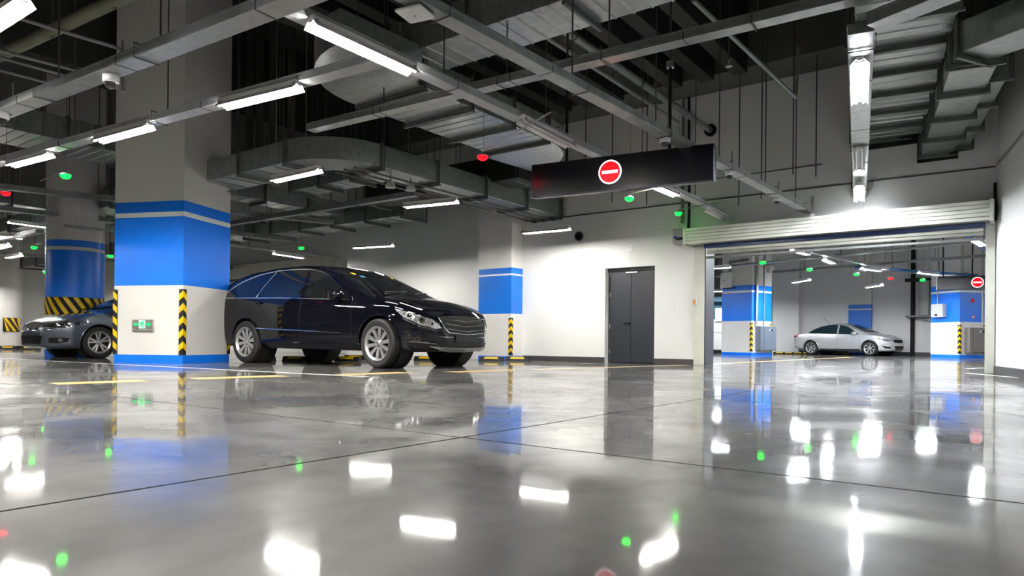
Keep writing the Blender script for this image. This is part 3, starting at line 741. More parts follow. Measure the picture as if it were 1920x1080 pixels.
# D5: black insulated duct crossing behind
q1, q2 = at_z(640, 290, 3.9), at_z(900, 262, 3.9)
yy = (q1.y+q2.y)/2
duct('black insulated duct crossing below the duct bend', (q1.x-2, 11.2, 3.62), (-7.9, 11.2, 3.62), .7, .5, 1.6, 0, m=JOIST, flange=False)
duct('silver duct stub above the long low duct near the wall', (-13.0, 9.6, 3.7), (-9.9, 9.6, 3.7), .6, .35, 1.0, 3)
duct('silver duct above the rear shutter behind the big column', (-19, 12.4, 3.5), (-12.2, 12.4, 3.5), .8, .35, 1.3, 2)
duct('dark silver duct running back above the rear shutter', (-14.7, 7.2, 3.7), (-14.7, 13.3, 3.7), .6, .35, 1.3, 2)
# D4: ducts at the upper left
duct('ribbed silver duct at the left edge above the red light', (-15.4, 3.0, 4.2), (-15.4, 9.5, 4.2), 1.25, .45, 1.2, 5)
duct('ribbed silver duct further back at the left edge', (-20.5, 2.2, 3.7), (-20.5, 10.5, 3.7), 1.0, .45, 1.3, 3)
duct('dark silver duct crossing the left background', (-34, 8.0, 3.6), (-17.5, 8.0, 3.6), .8, .4, 1.6, 0)
duct('silver duct crossing the far left background over the wall', (-36, 12.2, 3.55), (-18.5, 12.2, 3.55), .8, .4, 1.8, 0)
# right hand ducts into the wall
def wall_duct(label, pl, pr, near, z, ht, ribs, seg):
    A, B = at_y(*pl, WY), at_y(*pr, WY)
    return A, B
z6 = 4.0
h1, h2 = at_y(1628, 268, 13.45), at_y(1704, 252, 13.45)
nl, nr = at_z(1668, 40, z6), at_z(1795, 22, z6)
cxw = (h1.x+h2.x)/2; cxn = (nl.x+nr.x)/2; yn6 = (nl.y+nr.y)/2
wd6 = .98
duct('wide ribbed silver duct entering the wall right of the right hand tray', (cxn, yn6-1.0, z6), (cxw, 13.45, z6), wd6, .40, .85, 3)
tag(MB().box((cxw-wd6/2-.1, 13.44, z6-.14), (cxw+wd6/2+.1, 13.499, z6+.46)).build('duct_opening', SEAM), 'black wall opening around the wide ribbed duct', 'wall opening')
z7 = 3.62
h3, h4 = at_y(1728, 303, 13.4), at_y(1786, 290, 13.4)
nl, nr = at_z(1800, 118, z7), at_z(1862, 108, z7)
cw7 = (h3.x+h4.x)/2; cn7 = (nl.x+nr.x)/2; y7 = (nl.y+nr.y)/2
duct('plain silver duct entering the wall beside the right wall', (cn7, y7, z7), (cw7, 13.45, z7), .46, .32, 1.15, 0)
duct('silver duct stretching from the corner to the upper right edge', (cn7-.05, y7-.1, z7), (cn7+2.4, y7-1.5, z7+.0), .5, .34, 1.3, 0)
tag(MB().box((cw7-.29, 13.44, z7-.10), (cw7+.29, 13.499, z7+.40)).build('duct_opening', SEAM), 'black wall opening around the plain duct', 'wall opening')
h5 = at_y(1803, 285, 13.4); nl = at_z(1872, 140, 3.7)
duct('narrow silver duct closest to the right wall', (nl.x, nl.y, 3.7), (h5.x, 13.45, 3.7), .22, .22, 1.2, 0)
tag(MB().box((h5.x-.18, 13.44, 3.63), (h5.x+.15, 13.499, 3.98)).build('duct_opening', SEAM), 'small black wall opening around the narrow duct', 'wall opening')

# ------------------------------------------------------------------ pipes and conduits
def pipe(label, pts, r, m=PIPE, n=10, name='pipe', rods=(), cat='pipe'):
    mb = MB().tube(pts, r, n)
    if not rods: return tag(mb.build(name, m, None, True), label, cat)
    t = thing(name, label, cat, pts[0]); o = Vector(pts[0])
    mb.v = [tuple(Vector(v)-o) for v in mb.v]; mb.build('run', m, t, True)
    for p in rods:
        p = Vector(p)-o
        MB().tube([p, (p.x, p.y, CEIL_Z-o.z)], .008, 5).build('hanger_rod', ROD, t)
        MB().lathe([(r, -.015), (r+.01, -.015), (r+.01, .015), (r, .015)], 10, 'z', Matrix.Translation(p) @ Matrix.Rotation(math.pi/2, 4, 'X'), True).build('pipe_clamp', ROD, t)
    return t
ph = at_y(1333, 245, 13.5)
pa = at_z(1075, 68, ph.z)
pipe('grey pipe ending in a dark collar on the wall beside the sign', [pa + (pa-ph).normalized()*3, ph], .06, PIPE, 12, rods=[pa, pa + (ph-pa)*.4])
tag(MB().lathe([(.06, -.06), (.12, -.06), (.12, 0), (.06, 0)], 18, 'y', Matrix.Translation(ph), True).build('pipe_collar', BLACKP, None, True), 'black collar where the grey pipe meets the wall', 'pipe collar')
pb, pc = at_z(985, 45, 4.5), at_z(1250, 215, 4.5)
pipe('thin sprinkler pipe above the no entry sign', [pb + (pb-pc).normalized()*3, pc + (pc-pb).normalized()*.5], .03, PIPE, 8)
pd, pe = at_z(1300, 0, 3.9), at_z(1492, 182, 3.9)
pipe('straight conduit descending towards the hanging rods right of the sign', [pd, pe, pe + Vector((.02, .04, .7))], .025, PIPE, 8)
pf_, pg = at_z(0, 104, 4.6), at_z(215, 2, 4.6)
pipe('thick olive pipe across the top left corner', [*ext(pf_, pg, 8, 4)], .085, PIPEY, 12, rods=[pf_, (pf_+pg)/2, pg])
for lab, a, b, z in (('upper thin conduit at top left bending down to the tray', (15, 28), (212, 87), 3.6), ('middle thin conduit at top left', (0, 95), (165, 138), 3.7), ('lower thin conduit at top left', (18, 113), (120, 141), 3.9), ('lowest thin conduit at top left above the ribbed duct', (0, 132), (108, 160), 3.9)):
    p_, q_ = ext(at_z(*a, z), at_z(*b, z), 3.0, 0)
    pts_ = [p_, q_] + ([q_ + Vector((.1, .05, -.05)), q_ + Vector((.12, .06, -.5))] if 'bending' in lab else [])
    pipe(lab, pts_, .022, PIPE, 8)
# conduit along the wall and up the right wall
pipe('thin conduit running along the white wall above the door', [(-9.6, WY-.02, 3.31), (-0.40, WY-.02, 3.31)], .014, ROD, 6)
wx = lambda y: -0.38 + (13.46-y)*5.03/23.46 - .03
pipe('pale conduit climbing along the right wall', [(wx(13.3), 13.3, 3.31), (wx(12.4), 12.4, 3.34), (wx(10.6), 10.6, 3.42), (wx(8), 8, 3.5)], .018, STEEL, 8)
pipe('thin conduit high on the white wall above the shutter', [(-5.3, WY-.02, 3.72), (-3.0, WY-.02, 3.72)], .010, ROD, 6)
x_ = at_y(1292, 380, WY).x
pipe('black vertical cable above the left end of the shutter box', [(x_, WY-.04, 2.72), (x_+.02, WY-.04, 3.1), (x_-.01, WY-.04, 5.45)], .028, BLACKP, 8)
pipe('grey vertical pipe behind the sign on the white wall', [(x_-.12, WY-.05, 2.9), (x_-.12, WY-.05, 5.45)], .035, PIPE, 8)
tag(MB().box((at_y(1867, 380, WY).x-.03, WY-.05, 2.45), (at_y(1875, 380, WY).x, WY, 3.05)).build('cable_duct', BLACKP), 'short black cable duct beside the right end of the shutter box', 'cable duct')
# hanging rods in front of the upper wall
for i, px in enumerate((1148, 1098, 1213, 1386, 1428, 1487, 1530, 1022, 1045)):
    yv = (11.2, 9.8, 11.8, 12.6, 12.2, 12.6, 12.8, 11.4, 12.0)[i]; pt = at_y(px, 300, yv)
    zb_ = (3.0, 3.1, 3.0, 2.95, 2.95, 3.4, 3.35, 3.5, 3.5)[i]
    labs = ('thin rod hanging above the red disc of the sign', 'thin rod hanging left of the red disc of the sign', 'thin rod hanging right of the red disc of the sign', 'first thin rod right of the no entry sign', 'second thin rod right of the no entry sign', 'third thin rod right of the no entry sign', 'fourth thin rod right of the no entry sign', 'thin rod hanging at the left end of the sign', 'second thin rod hanging at the left end of the sign')
    tag(MB().tube([(pt.x, pt.y, zb_), (pt.x, pt.y, CEIL_Z)], .011, 6).build('hanging_rod', ROD), labs[i], 'rod')
for i, px in enumerate((940, 958, 973, 985)):
    pt = at_y(px, 300, 12.9)
    tag(MB().tube([(pt.x, pt.y, 3.75), (pt.x, pt.y, CEIL_Z)], .010, 6).build('hanging_rod', ROD), ('first', 'second', 'third', 'last')[i] + ' of the four thin rods right of the red light', 'rod')
# dark vertical struts behind the lamp right of the big column
for i, px in enumerate((468, 486, 512, 546)):
    pt = at_z(px, 260, 4.4)
    tag(MB().box((pt.x-.05, pt.y-.05, 3.9), (pt.x+.05, pt.y+.05, CEIL_Z)).build('steel_post', ROD), ('first', 'second', 'third', 'fourth')[i] + ' dark steel post hanging right of the big column', 'post')

# ------------------------------------------------------------------ hanging no entry signs
def no_entry(label, p, q, z0, ht, depth, disc_f, disc_r, poles, ptop):
    p, q = Vector(p), Vector(q); d = q-p; L_ = d.length
    t = thing('hanging_sign', label, 'sign', (p.x, p.y, z0), math.atan2(d.y, d.x))
    bevel_box((0, 0, 0), (L_, depth, ht), .008, 1).build('housing', SIGNF, t)
    MB().box((.012, -.006, .012), (L_-.012, .004, ht-.012)).build('face', SIGNB, t)
    MB().box((-.004, -.012, -.012), (L_+.004, .012, .006)).build('bottom_rail', SIGNF, t)
    M = Matrix.Translation((disc_f*L_, -.007, ht*.52))
    w_ = MB().lathe([(0, 0), (disc_r, 0), (disc_r, -.006), (0, -.006)], 40, 'y', M).build('white_ring', SWHITE, t)
    MB().lathe([(0, -.006), (disc_r*.88, -.006), (disc_r*.88, -.010), (0, -.010)], 40, 'y', M).build('red_disc', SRED, t)
    MB().box((disc_f*L_-disc_r*.68, -.022, ht*.52-disc_r*.12), (disc_f*L_+disc_r*.68, -.016, ht*.52+disc_r*.12)).build('white_bar', SWHITE, t)
    for f_ in poles:
        MB().tube([(f_*L_, depth/2, ht-.01), (f_*L_, depth/2, ptop-z0)], .022, 8).build('hanging_pole', BLACKP, t)
        MB().box((f_*L_-.04, depth/2-.04, ptop-z0-.08), (f_*L_+.04, depth/2+.04, ptop-z0)).build('pole_bracket', STEEL, t)
        MB().tube([(f_*L_, depth/2, ptop-z0), (f_*L_, depth/2, CEIL_Z-z0)], .015, 6).build('anchor_rod', ROD, t)
    return t
no_entry('wide black hanging sign with lit red no entry disc in the foreground', at_z(996, 371, 2.4), at_z(1339, 338, 2.4), 2.4, .45, .13, .462, .155, (.20, .77), 3.95)
no_entry('smaller black hanging sign with lit no entry disc in the far room', at_d(1757, 541, 22.5), at_d(1880, 541, 21.9), 2.25, .44, .13, .62, .17, (.1, .55), 4.2)

# ------------------------------------------------------------------ parking indicator lights
_lens_g = MB().lathe([(0, -.055), (.03, -.052), (.052, -.04), (.066, -.018), (.07, 0), (0, 0)], 20).mesh('lens', GREENL, True)
_lens_r = MB().lathe([(0, -.055), (.03, -.052), (.052, -.04), (.066, -.018), (.07, 0), (0, 0)], 20).mesh('lens', REDL, True)
_capm = MB().lathe([(.07, 0), (.072, .006), (.045, .03), (0, .034)], 20).mesh('cap', CABINET, True)
def indicator(label, px, z, red=False, arm=None, s=1.0):
    p = at_z(*px, z)
    t = thing('parking_indicator', label, 'indicator lamp', p); t.scale = (s, s, s)
    put('lens', _lens_r if red else _lens_g, t); put('cap', _capm, t)
    if arm:
        MB().tube([(0, 0, .03), (0, 0, .06), (arm[0], arm[1], .09)], .008, 6).build('conduit_arm', WIRE, t)
    MB().tube([(0.01, 0, .03), (0.01, 0, (CEIL_Z-z)/s)], .003, 4).build('drop_wire', ROD, t)
    return t
indicator('green parking light in front of the round column', (123, 328), 2.8, False, (-1.2, .1))
indicator('red parking light left of the no entry sign near the duct bend', (905, 293), 2.8, True, (1.5, -.7))
indicator('green parking light just below the no entry sign', (1180, 371), 2.75, False, (1.0, -.2))
indicator('green parking light above the left end of the shutter box', (1272, 399), 3.0, False, (.9, -.1))
indicator('red parking light at the left edge', (11, 361), 2.8, True, (-1, .1))
indicator('green parking light above the black car roof', (565, 464), 2.75, False, (-1.2, -.3))
indicator('green parking light low in the left background', (64, 463), 2.75, False, (1, .3))
indicator('lowest green parking light in the left background', (85, 509), 2.6)
indicator('green parking light between the round and the big column', (207, 479), 2.7)
for lab, px, rd in (('green parking light in front of the far column with cabinet', (1430, 491), 0), ('green parking light above the left far pendant lamp', (1518, 504), 0), ('green parking light under the far lamps', (1606, 513), 0), ('red parking light in the far room', (1670, 521), 1), ('green parking light left of the far no entry sign', (1730, 524), 0)):
    indicator(lab, px, 2.8, bool(rd), (.8, -.2), 1.25)

# ------------------------------------------------------------------ domed cameras
_cb = MB().lathe([(0, 0), (.058, 0), (.06, -.01), (.06, -.055), (.05, -.062), (0, -.062)], 24).mesh('base', LAMPW, True)
_cd = MB().lathe([(.048, -.06), (.046, -.078), (.036, -.096), (.02, -.106), (0, -.109)], 24).mesh('dome', GLASSD, True)
def dome(label, px, z, s=1.0):
    t = thing('dome_camera', label, 'camera', at_z(*px, z), 0, 'domed security cameras'); t.scale = (s, s, s)
    put('base', _cb, t); put('dome', _cd, t)
    MB().tube([(.0, .0, -.01), (0, .08, 0), (0, .09, .1), (0, .085, .3)], .009, 6).build('cable_loop', PIPE, t)
dome('white domed camera under the scratched tray left of the big column', (208, 141), 2.82, 1.15)
dome('white domed camera at the left edge under the scratched tray', (3, 211), 2.82, 1.15)
dome('white domed camera above the right half of the no entry sign', (1247, 258), 2.84, 1.0)
dome('white domed camera on the tray right of the no entry sign', (1368, 321), 2.84, 1.0)
dome('white domed camera near the middle of the shutter box', (1457, 371), 2.84, .95)
dome('white domed camera at the wall end of the tray', (1521, 401), 2.82, 1.1)
t = thing('access_point', 'flat white wireless access point at the top centre', 'access point', at_z(778, 22, 2.82), math.radians(12))
bevel_box((-.11, -.11, -.03), (.11, .11, 0), .02, 3).build('case', LAMPW, t, True)
MB().lathe([(0, -.036), (.008, -.036), (.01, -.03)], 10).build('status_light', STEEL, t)
t = thing('sprinkler_head', 'small pale sprinkler head below the upper right beam', 'sprinkler', at_z(1367, 125, 5.0))
MB().lathe([(.012, .12), (.02, .1), (.02, .03), (.06, 0), (0, 0)], 12).build('head', CABINET, t, True)
MB().tube([(0, 0, .1), (0, 0, CEIL_Z-5.0)], .015, 6).build('drop', ROD, t)
for lab, px in (('left pale loudspeaker cone under the long low duct', (732, 352)), ('right pale loudspeaker cone under the long low duct', (770, 358))):
    t = thing('ceiling_speaker', lab, 'speaker', at_z(*px, 3.1))
    MB().lathe([(0, 0), (.09, 0), (.09, .03), (.05, .11), (0, .11)], 18).build('cone', CABINET, t, True)
    MB().tube([(0, 0, .1), (0, 0, .3)], .012, 6).build('stem', ROD, t)

# ================================================================== CARS
def pchip(pts):
    P = sorted(pts); X = np.array([p[0] for p in P], float); Y = np.array([p[1] for p in P], float)
    h = np.diff(X); dl = np.diff(Y)/h; m = np.zeros(len(X))
    for i in range(1, len(X)-1):
        if dl[i-1]*dl[i] > 0:
            w1, w2 = 2*h[i]+h[i-1], h[i]+2*h[i-1]
            m[i] = (w1+w2)/(w1/dl[i-1]+w2/dl[i])
    m[0], m[-1] = dl[0], dl[-1]
    def f(x):
        x = min(max(x, X[0]), X[-1]); i = min(int(np.searchsorted(X, x, 'right'))-1, len(X)-2); i = max(i, 0)
        t = (x-X[i])/h[i]
        return float((1+2*t)*(1-t)**2*Y[i] + t*(1-t)**2*h[i]*m[i] + t*t*(3-2*t)*Y[i+1] + t*t*(t-1)*h[i]*m[i+1])
    return f
class Car:
    NU = 34
    def __init__(s, name, label, S, loc, rz, scale):
        s.S = S; s.t = thing(name, label, 'car', loc, rz); s.t.scale = (scale,)*3
        s.top, s.bot, s.plan, s.belt, s.crown = (pchip(S[k]) for k in ('top', 'bottom', 'plan', 'belt', 'crown'))
        s.body()
    def section(s, x):
        w, zb, zt = s.plan(x), s.bot(x), s.top(x)
        zsh = min(s.belt(x), zt-.055); zsh = max(zsh, zb+.12)
        pts = [(0, zb), (.45*w, zb), (.80*w, zb), (.895*w, zb+.012), (.94*w, zb+.045), (.962*w, zb+.10)]
        z1 = zb + min(.17, (zsh-zb)*.5)
        for k in range(9):
            f = k/8; z = z1+(zsh-z1)*f
            fac = 1-.032*max(0, (f-.5)/.5)**2-.022*max(0, (.5-f)/.5)**2
            pts.append((fac*w, z))
        ws = pts[-1][0]; ze = max(zsh+.001, zt-s.crown(x)); up = [(ws, zsh)]
        tum, kk = s.S.get('tumble', .22), s.S.get('curve', .34)
        if ze-zsh > .01:
            for k in range(1, 9):
                z = zsh+(ze-zsh)*k/8; hgt = z-zsh
                up.append((ws-.010*min(1, hgt/.02)-tum*hgt-kk*hgt*hgt, z))
        ye, ze2 = up[-1]
        for k in range(1, 15):
            a = k/14; y = ye*(1-a); r = y/ye
            up.append((y, ze2+(zt-ze2)*(1-r**2.6)))
        d = [0]
        for a, b in zip(up, up[1:]): d.append(d[-1]+math.hypot(b[0]-a[0], b[1]-a[1]))
        T = np.linspace(0, d[-1], s.NU+1)[1:]
        ys = np.interp(T, d, [p[0] for p in up]); zs = np.interp(T, d, [p[1] for p in up])
        return pts + list(zip(ys.tolist(), zs.tolist()))
    def body(s):
        S = s.S; x0, x1 = -S['wb']-S['rear'], S['front']
        n = 150; u = np.linspace(0, math.pi, n)
        xs = x0+(x1-x0)*(.35*(1-np.cos(u))/2+.65*np.linspace(0, 1, n))
        rings = []
        def loop(half, x, g=1.0, zc=0.0):
            full = half + [(-y, z) for y, z in half[-2:0:-1]]
            return [(x, y*g, zc+(z-zc)*g) for y, z in full]
        first, last = s.section(x0), s.section(x1)
        G = (.0, .3, .55, .75, .88, .95, .985)
        zc0 = (first[0][1]+first[-1][1])/2; zc1 = (last[0][1]+last[-1][1])/2
        D = S.get('dome', .05)
        for g in G[1:]: rings.append(loop(first, x0-D*(1-g**4)**.5, g, zc0))
        for x in xs: rings.append(loop(s.section(float(x)), float(x)))
        for g in G[:0:-1]: rings.append(loop(last, x1+D*(1-g**4)**.5, g, zc1))
        N = len(rings[0]); V = [p for r in rings for p in r]; Fc = []
        for i in range(len(rings)-1):
            for k in range(N): Fc.append((i*N+k, i*N+(k+1) % N, (i+1)*N+(k+1) % N, (i+1)*N+k))
        V.append((x0-D, 0, zc0)); c0 = len(V)-1; V.append((x1+D, 0, zc1)); c1 = len(V)-1
        L_ = (len(rings)-1)*N
        for k in range(N): Fc.append((c0, (k+1) % N, k)); Fc.append((c1, L_+k, L_+(k+1) % N))
        s.bvh = BVHTree.FromPolygons(V, Fc)
        mb = MB(); mb.v = V; mb.f = Fc
        me = mb.mesh('body', S['paint'], True, .9)
        tmp = bpy.data.objects.new('tmp', me); COL.objects.link(tmp)
        cut = MB()
        R = S['R']
        cuts = []
        for x in (0, -S['wb']):
            for sg in (-1, 1):
                c = MB().lathe([(0, sg*.58), (R+.045, sg*.58), (R+.045, sg*1.2), (0, sg*1.2)], 40, 'y', Matrix.Translation((x, 0, R+.005)))
                co = bpy.data.objects.new('cut', c.mesh('cut', BLACKP)); COL.objects.link(co); cuts.append(co)
                m = tmp.modifiers.new('b', 'BOOLEAN'); m.operation = 'DIFFERENCE'; m.object = co; m.solver = 'EXACT'
        dg = bpy.context.evaluated_depsgraph_get(); dg.update()
        me2 = bpy.data.meshes.new_from_object(tmp.evaluated_get(dg))
        for o in cuts+[tmp]: bpy.data.objects.remove(o)
        me2.materials.clear(); me2.materials.append(S['paint'])
        me2.name = 'body'
        put('body', me2, s.t)
        for x in (0, -S['wb']):
            for sg in (-1, 1):
                MB().lathe([(0, sg*.575), (R+.040, sg*.575), (R+.040, sg*(S['track']+.02))], 32, 'y', Matrix.Translation((x, 0, R+.005))).build('wheel_well', RUBBER, s.t, True)
                s.wheel(x, sg)
    def wheel(s, x, sg):
        S = s.S; R = S['R']; rr = S['rim']; hw = S['tyre']/2; y = sg*S['track']; st = S.get('steer', 0) if x == 0 else 0
        key = 'wheel%s' % sg
        if not hasattr(s, 'wm'): s.wm = {}
        if sg not in s.wm:
            o = sg
            tyre = MB().lathe([(rr, -o*hw*.9), (rr+.02, -o*hw), (R-.035, -o*hw*1.02), (R-.008, -o*hw*.86), (R, -o*hw*.6), (R, o*hw*.6), (R-.008, o*hw*.86), (R-.035, o*hw*1.02), (rr+.02, o*hw), (rr, o*hw*.9)], 48, 'y').mesh('wheel', RUBBER, True)
            brl = MB().lathe([(rr-.004, -o*hw*.9), (rr-.025, -o*hw*.7), (rr-.03, o*hw*.55), (rr-.012, o*hw*.80)], 40, 'y').mesh('wheel_barrel', ALLOYD, True)
            rim = MB().lathe([(rr-.022, o*hw*.70), (rr-.014, o*hw*.86), (rr+.012, o*hw*1.0), (rr+.016, o*hw*.95), (rr, o*hw*.85)], 40, 'y').mesh('rim', ALLOY, True)
            disc = MB().lathe([(0, o*hw*.05), (rr-.03, o*hw*.05), (rr-.03, 0), (0, 0)], 28, 'y').mesh('brake_disc', ALLOYD)
            sp = MB(); n = S['spokes']; a0, a1 = S.get('spoke_w', (.016, .026))
            r0, r1 = .035, rr-.005
            yo, yi = o*hw*.78, o*hw*.45; yc = o*hw*.62
            sp.add([(-a0, yc, r0), (a0, yc, r0), (a0, yi*.8, r0), (-a0, yi*.8, r0), (-a1, yo, r1), (a1, yo, r1), (a1, yi, r1), (-a1, yi, r1)],
                   [(0, 1, 2, 3), (7, 6, 5, 4), (0, 4, 5, 1), (1, 5, 6, 2), (2, 6, 7, 3), (3, 7, 4, 0)])
            sp = sp.mesh('spoke', ALLOY)
            hub = MB().lathe([(0, o*hw*.78), (.025, o*hw*.78), (.032, o*hw*.72), (.06, o*hw*.62), (.062, o*hw*.4), (0, o*hw*.4)], 24, 'y').mesh('hub', ALLOY, True)
            nut = MB().lathe([(0, o*hw*.68), (.009, o*hw*.68), (.009, o*hw*.5)], 8, 'y').mesh('wheel_nut', ALLOYD)
            s.wm[sg] = (brl, tyre, rim, disc, sp, hub, nut)
        brl, tyre, rim, disc, sp, hub, nut = s.wm[sg]
        w_ = put('wheel', tyre, s.t, (x, y, R), (0, 0, st))
        put('rim', rim, w_); put('wheel_barrel', brl, w_); put('brake_disc', disc, w_); put('hub', hub, w_)
        n = S['spokes']; twin = S.get('twin', 0)
        for k in range(n):
            a = 2*math.pi*k/n + .12
            if twin: a = 2*math.pi*(k//2)/(n/2) + (twin if k % 2 else -twin) + .1
            put('spoke', sp, w_, (0, 0, 0), (0, a, 0))
        for k in range(5):
            a = 2*math.pi*k/5+.3
            put('wheel_nut', nut, w_, (.048*math.cos(a), 0, .048*math.sin(a)))
    # ---- things laid on the body surface
    def hit(s, o, d):
        r = s.bvh.ray_cast(Vector(o), Vector(d), 12)
        if r[0] is None:
            r = s.bvh.find_nearest(Vector(o)+Vector(d)*4)
        return r[0], r[1]
    def patch(s, name, poly, frame, m, off=.004, res=.05, parent=None, skirt=.010, smooth=True, bulge=0.0):
        """poly: outline as 2D points; frame = (origin, u, v, ray direction)"""
        O, U, Vv, Dr = (Vector(q) for q in frame)
        P = []
        n = len(poly)
        for i in range(n):
            a, b = poly[i], poly[(i+1) % n]; k = max(1, int(math.hypot(b[0]-a[0], b[1]-a[1])/res))
            for j in range(k): P.append((a[0]+(b[0]-a[0])*j/k, a[1]+(b[1]-a[1])*j/k))
        nb = len(P); ed = [(i, (i+1) % nb) for i in range(nb)]
        xs = [p[0] for p in P]; ys = [p[1] for p in P]
        def inside(x, y):
            c = False
            for i in range(nb):
                (xa, ya), (xb, yb_) = P[i], P[(i+1) % nb]
                if (ya > y) != (yb_ > y) and x < (xb-xa)*(y-ya)/(yb_-ya)+xa: c = not c
            return c
        def dist(x, y): return min(math.hypot(x-p[0], y-p[1]) for p in P)
        x = min(xs)+res/2
        while x < max(xs):
            y = min(ys)+res/2
            while y < max(ys):
                if inside(x, y) and dist(x, y) > res*.45: P.append((x, y))
                y += res
            x += res
        vo, eo, fo, *_ = delaunay_2d_cdt([Vector(p) for p in P], ed, [], 1, 1e-5)
        V = []; NN = []
        for p in vo:
            h, nn = s.hit(O+U*p.x+Vv*p.y-Dr*0, Dr)
            if nn.dot(Dr) > 0: nn = -nn
            V.append(h+nn*off); NN.append(nn)
        mb = MB(); mb.v = [tuple(q) for q in V]; mb.f = [tuple(f) for f in fo]
        if skirt:
            cnt = {}
            for f in fo:
                for i in range(len(f)):
                    e_ = (f[i], f[(i+1) % len(f)]); k_ = tuple(sorted(e_)); cnt.setdefault(k_, []).append(e_)
            mp = {}
            for k_, es in cnt.items():
                if len(es) == 1:
                    a, b = es[0]
                    for q in (a, b):
                        if q not in mp: mp[q] = len(mb.v); mb.v.append(tuple(V[q]-NN[q]*skirt))
                    mb.f.append((a, mp[a], mp[b], b))
        o = mb.build(name, m, parent or s.t, smooth, angle=.7)
        return o
    def side(s, sg): return ((0, sg*3, 0), (1, 0, 0), (0, 0, 1), (0, -sg, 0))
    def fore(s): return ((5, 0, 0), (0, 1, 0), (0, 0, 1), (-1, 0, 0))
    def aft(s): return ((-8, 0, 0), (0, 1, 0), (0, 0, 1), (1, 0, 0))
    def diag(s, sg, ang=45, rear=False):
        c, n_ = math.cos(math.radians(ang)), math.sin(math.radians(ang)); f = -1 if rear else 1
        xo = 0 if not rear else -s.S['wb']
        return (Vector((xo, 0, 0))+Vector((f*c*4, sg*n_*4, 0)), (-f*n_, sg*c, 0), (0, 0, 1), (-f*c, -sg*n_, 0)), lambda x, y, z: (-f*n_*(x-xo)+c*y, z)
    def above(s): return ((0, 0, 4), (1, 0, 0), (0, 1, 0), (0, 0, -1))
    def line(s, name, pts, frame, m, r=.006, parent=None, off=.0, n=6, step=.06):
        O, U, Vv, Dr = (Vector(q) for q in frame); Q = []
        for i in range(len(pts)-1):
            a, b = pts[i], pts[i+1]; k = max(1, int(math.hypot(b[0]-a[0], b[1]-a[1])/step))
            for j in range(k + (1 if i == len(pts)-2 else 0)): Q.append((a[0]+(b[0]-a[0])*j/k, a[1]+(b[1]-a[1])*j/k))
        path = []
        for p in Q:
            h, nn = s.hit(O+U*p[0]+Vv*p[1], Dr)
            if nn.dot(Dr) > 0: nn = -nn
            path.append(h+nn*off)
        return MB().tube(path, r, n).build(name, m, parent or s.t, True, angle=1.0)
    def spot(s, frame, u, v):
        O, U, Vv, Dr = (Vector(q) for q in frame); return s.hit(O+U*u+Vv*v, Dr)
    # ---- common fittings
    def fittings(s, chrome=CHROME):
        S = s.S; gl = S['glass']; arc = pchip(S['arc']); belt = pchip([(x, z+.012) for x, z in S['belt']])
        for sg in (-1, 1):
            fr = s.side(sg)
            for (xa, xb, slant) in S['windows']:      # xa front, xb rear, slant shifts the rear edge base
                xs = np.linspace(xa, xb, 14)
                top = [(float(x), arc(float(x))-.012) for x in xs if arc(float(x))-.012 > belt(float(x))+.015]
                lo = [(float(x), belt(float(x))) for x in (np.linspace(xb+slant[1], xa+slant[0], 8))]
                s.patch('side_window', top+lo, fr, gl, .003, .07)
            A = sorted(S['arc'], reverse=True)
            s.line('window_trim', [(x, arc(x)) for x in np.linspace(A[0][0], A[-1][0], 26).tolist()], fr, S['trim'], .012, off=.003)
            s.line('belt_trim', [(A[0][0], belt(A[0][0])), ((A[0][0]+A[-1][0])/2, belt((A[0][0]+A[-1][0])/2)), (A[-1][0], belt(A[-1][0]))], fr, S['trim'], .011, off=.004)
            for (x, z0, z1, dx) in S['seams']:
                s.line('door_gap', [(x, z0), (x+dx*.5, (z0+z1)/2), (x+dx, z1)], fr, SEAM, .004, off=-.001)
            for hx, hz_ in S['handles']:
                h, nn = s.spot(fr, hx, hz_)
                bevel_box((-.10, -.016, -.013), (.10, .016, .013), .011, 2).build('door_handle', S.get('handle_mat', S['paint']), s.t, True, h+nn*.022)
            # mirror
            mx, mz = S['mirror']; h, nn = s.spot(fr, mx, mz)
            mo = bevel_box((-.10, -.10, -.075), (.075, .10, .075), .055, 4).build('wing_mirror', S.get('mirror_mat', S['paint']), s.t, True, (h.x+.02, h.y+sg*.13, mz+.05))
            MB().bar((0, -sg*.14, -.06), (0, sg*.0, -.05), .07, .04).build('mirror_arm', BLACKP, mo)
            bevel_box((-.106, -.08, -.06), (-.096, .08, .06), .004, 1).build('mirror_glass', CHROME, mo)
            # wheel arch lips
            for x in (0, -S['wb']):
                R = S['R']+.05
                s.line('arch_lip', [(x+R*math.cos(a), S['R']+.005+R*math.sin(a)) for a in np.linspace(.1, math.pi-.1, 22)], fr, S['paint'], .010, off=-.002)
            # sill
            z0 = s.bot(-S['wb']/2)
            s.patch('side_sill', [(-S['R']-.08, z0+.02), (-S['R']-.08, z0+.10), (-S['wb']+S['R']+.08, z0+.10), (-S['wb']+S['R']+.08, z0+.02)], fr, S['sill'], .012, .12)
        # windscreen and rear window
        wz0, wz1, wy0, wy1 = S['screen']
        poly = [(-wy0, wz0+.03), (-wy0*.6, wz0), (0, wz0-.012), (wy0*.6, wz0), (wy0, wz0+.03), (wy1, wz1-.02), (wy1*.6, wz1), (0, wz1+.006), (-wy1*.6, wz1), (-wy1, wz1-.02)]
        ws_ = s.patch('windscreen', poly, s.fore(), gl, .003, .06)
        for a, b in (((-.5, wz0+.005), (.05, wz0+.05)), ((.1, wz0), (.62, wz0+.05))):
            s.line('wiper', [a, b], s.fore(), BLACKP, .008, ws_, .012)
        rz0, rz1, ry0, ry1 = S['rear_screen']
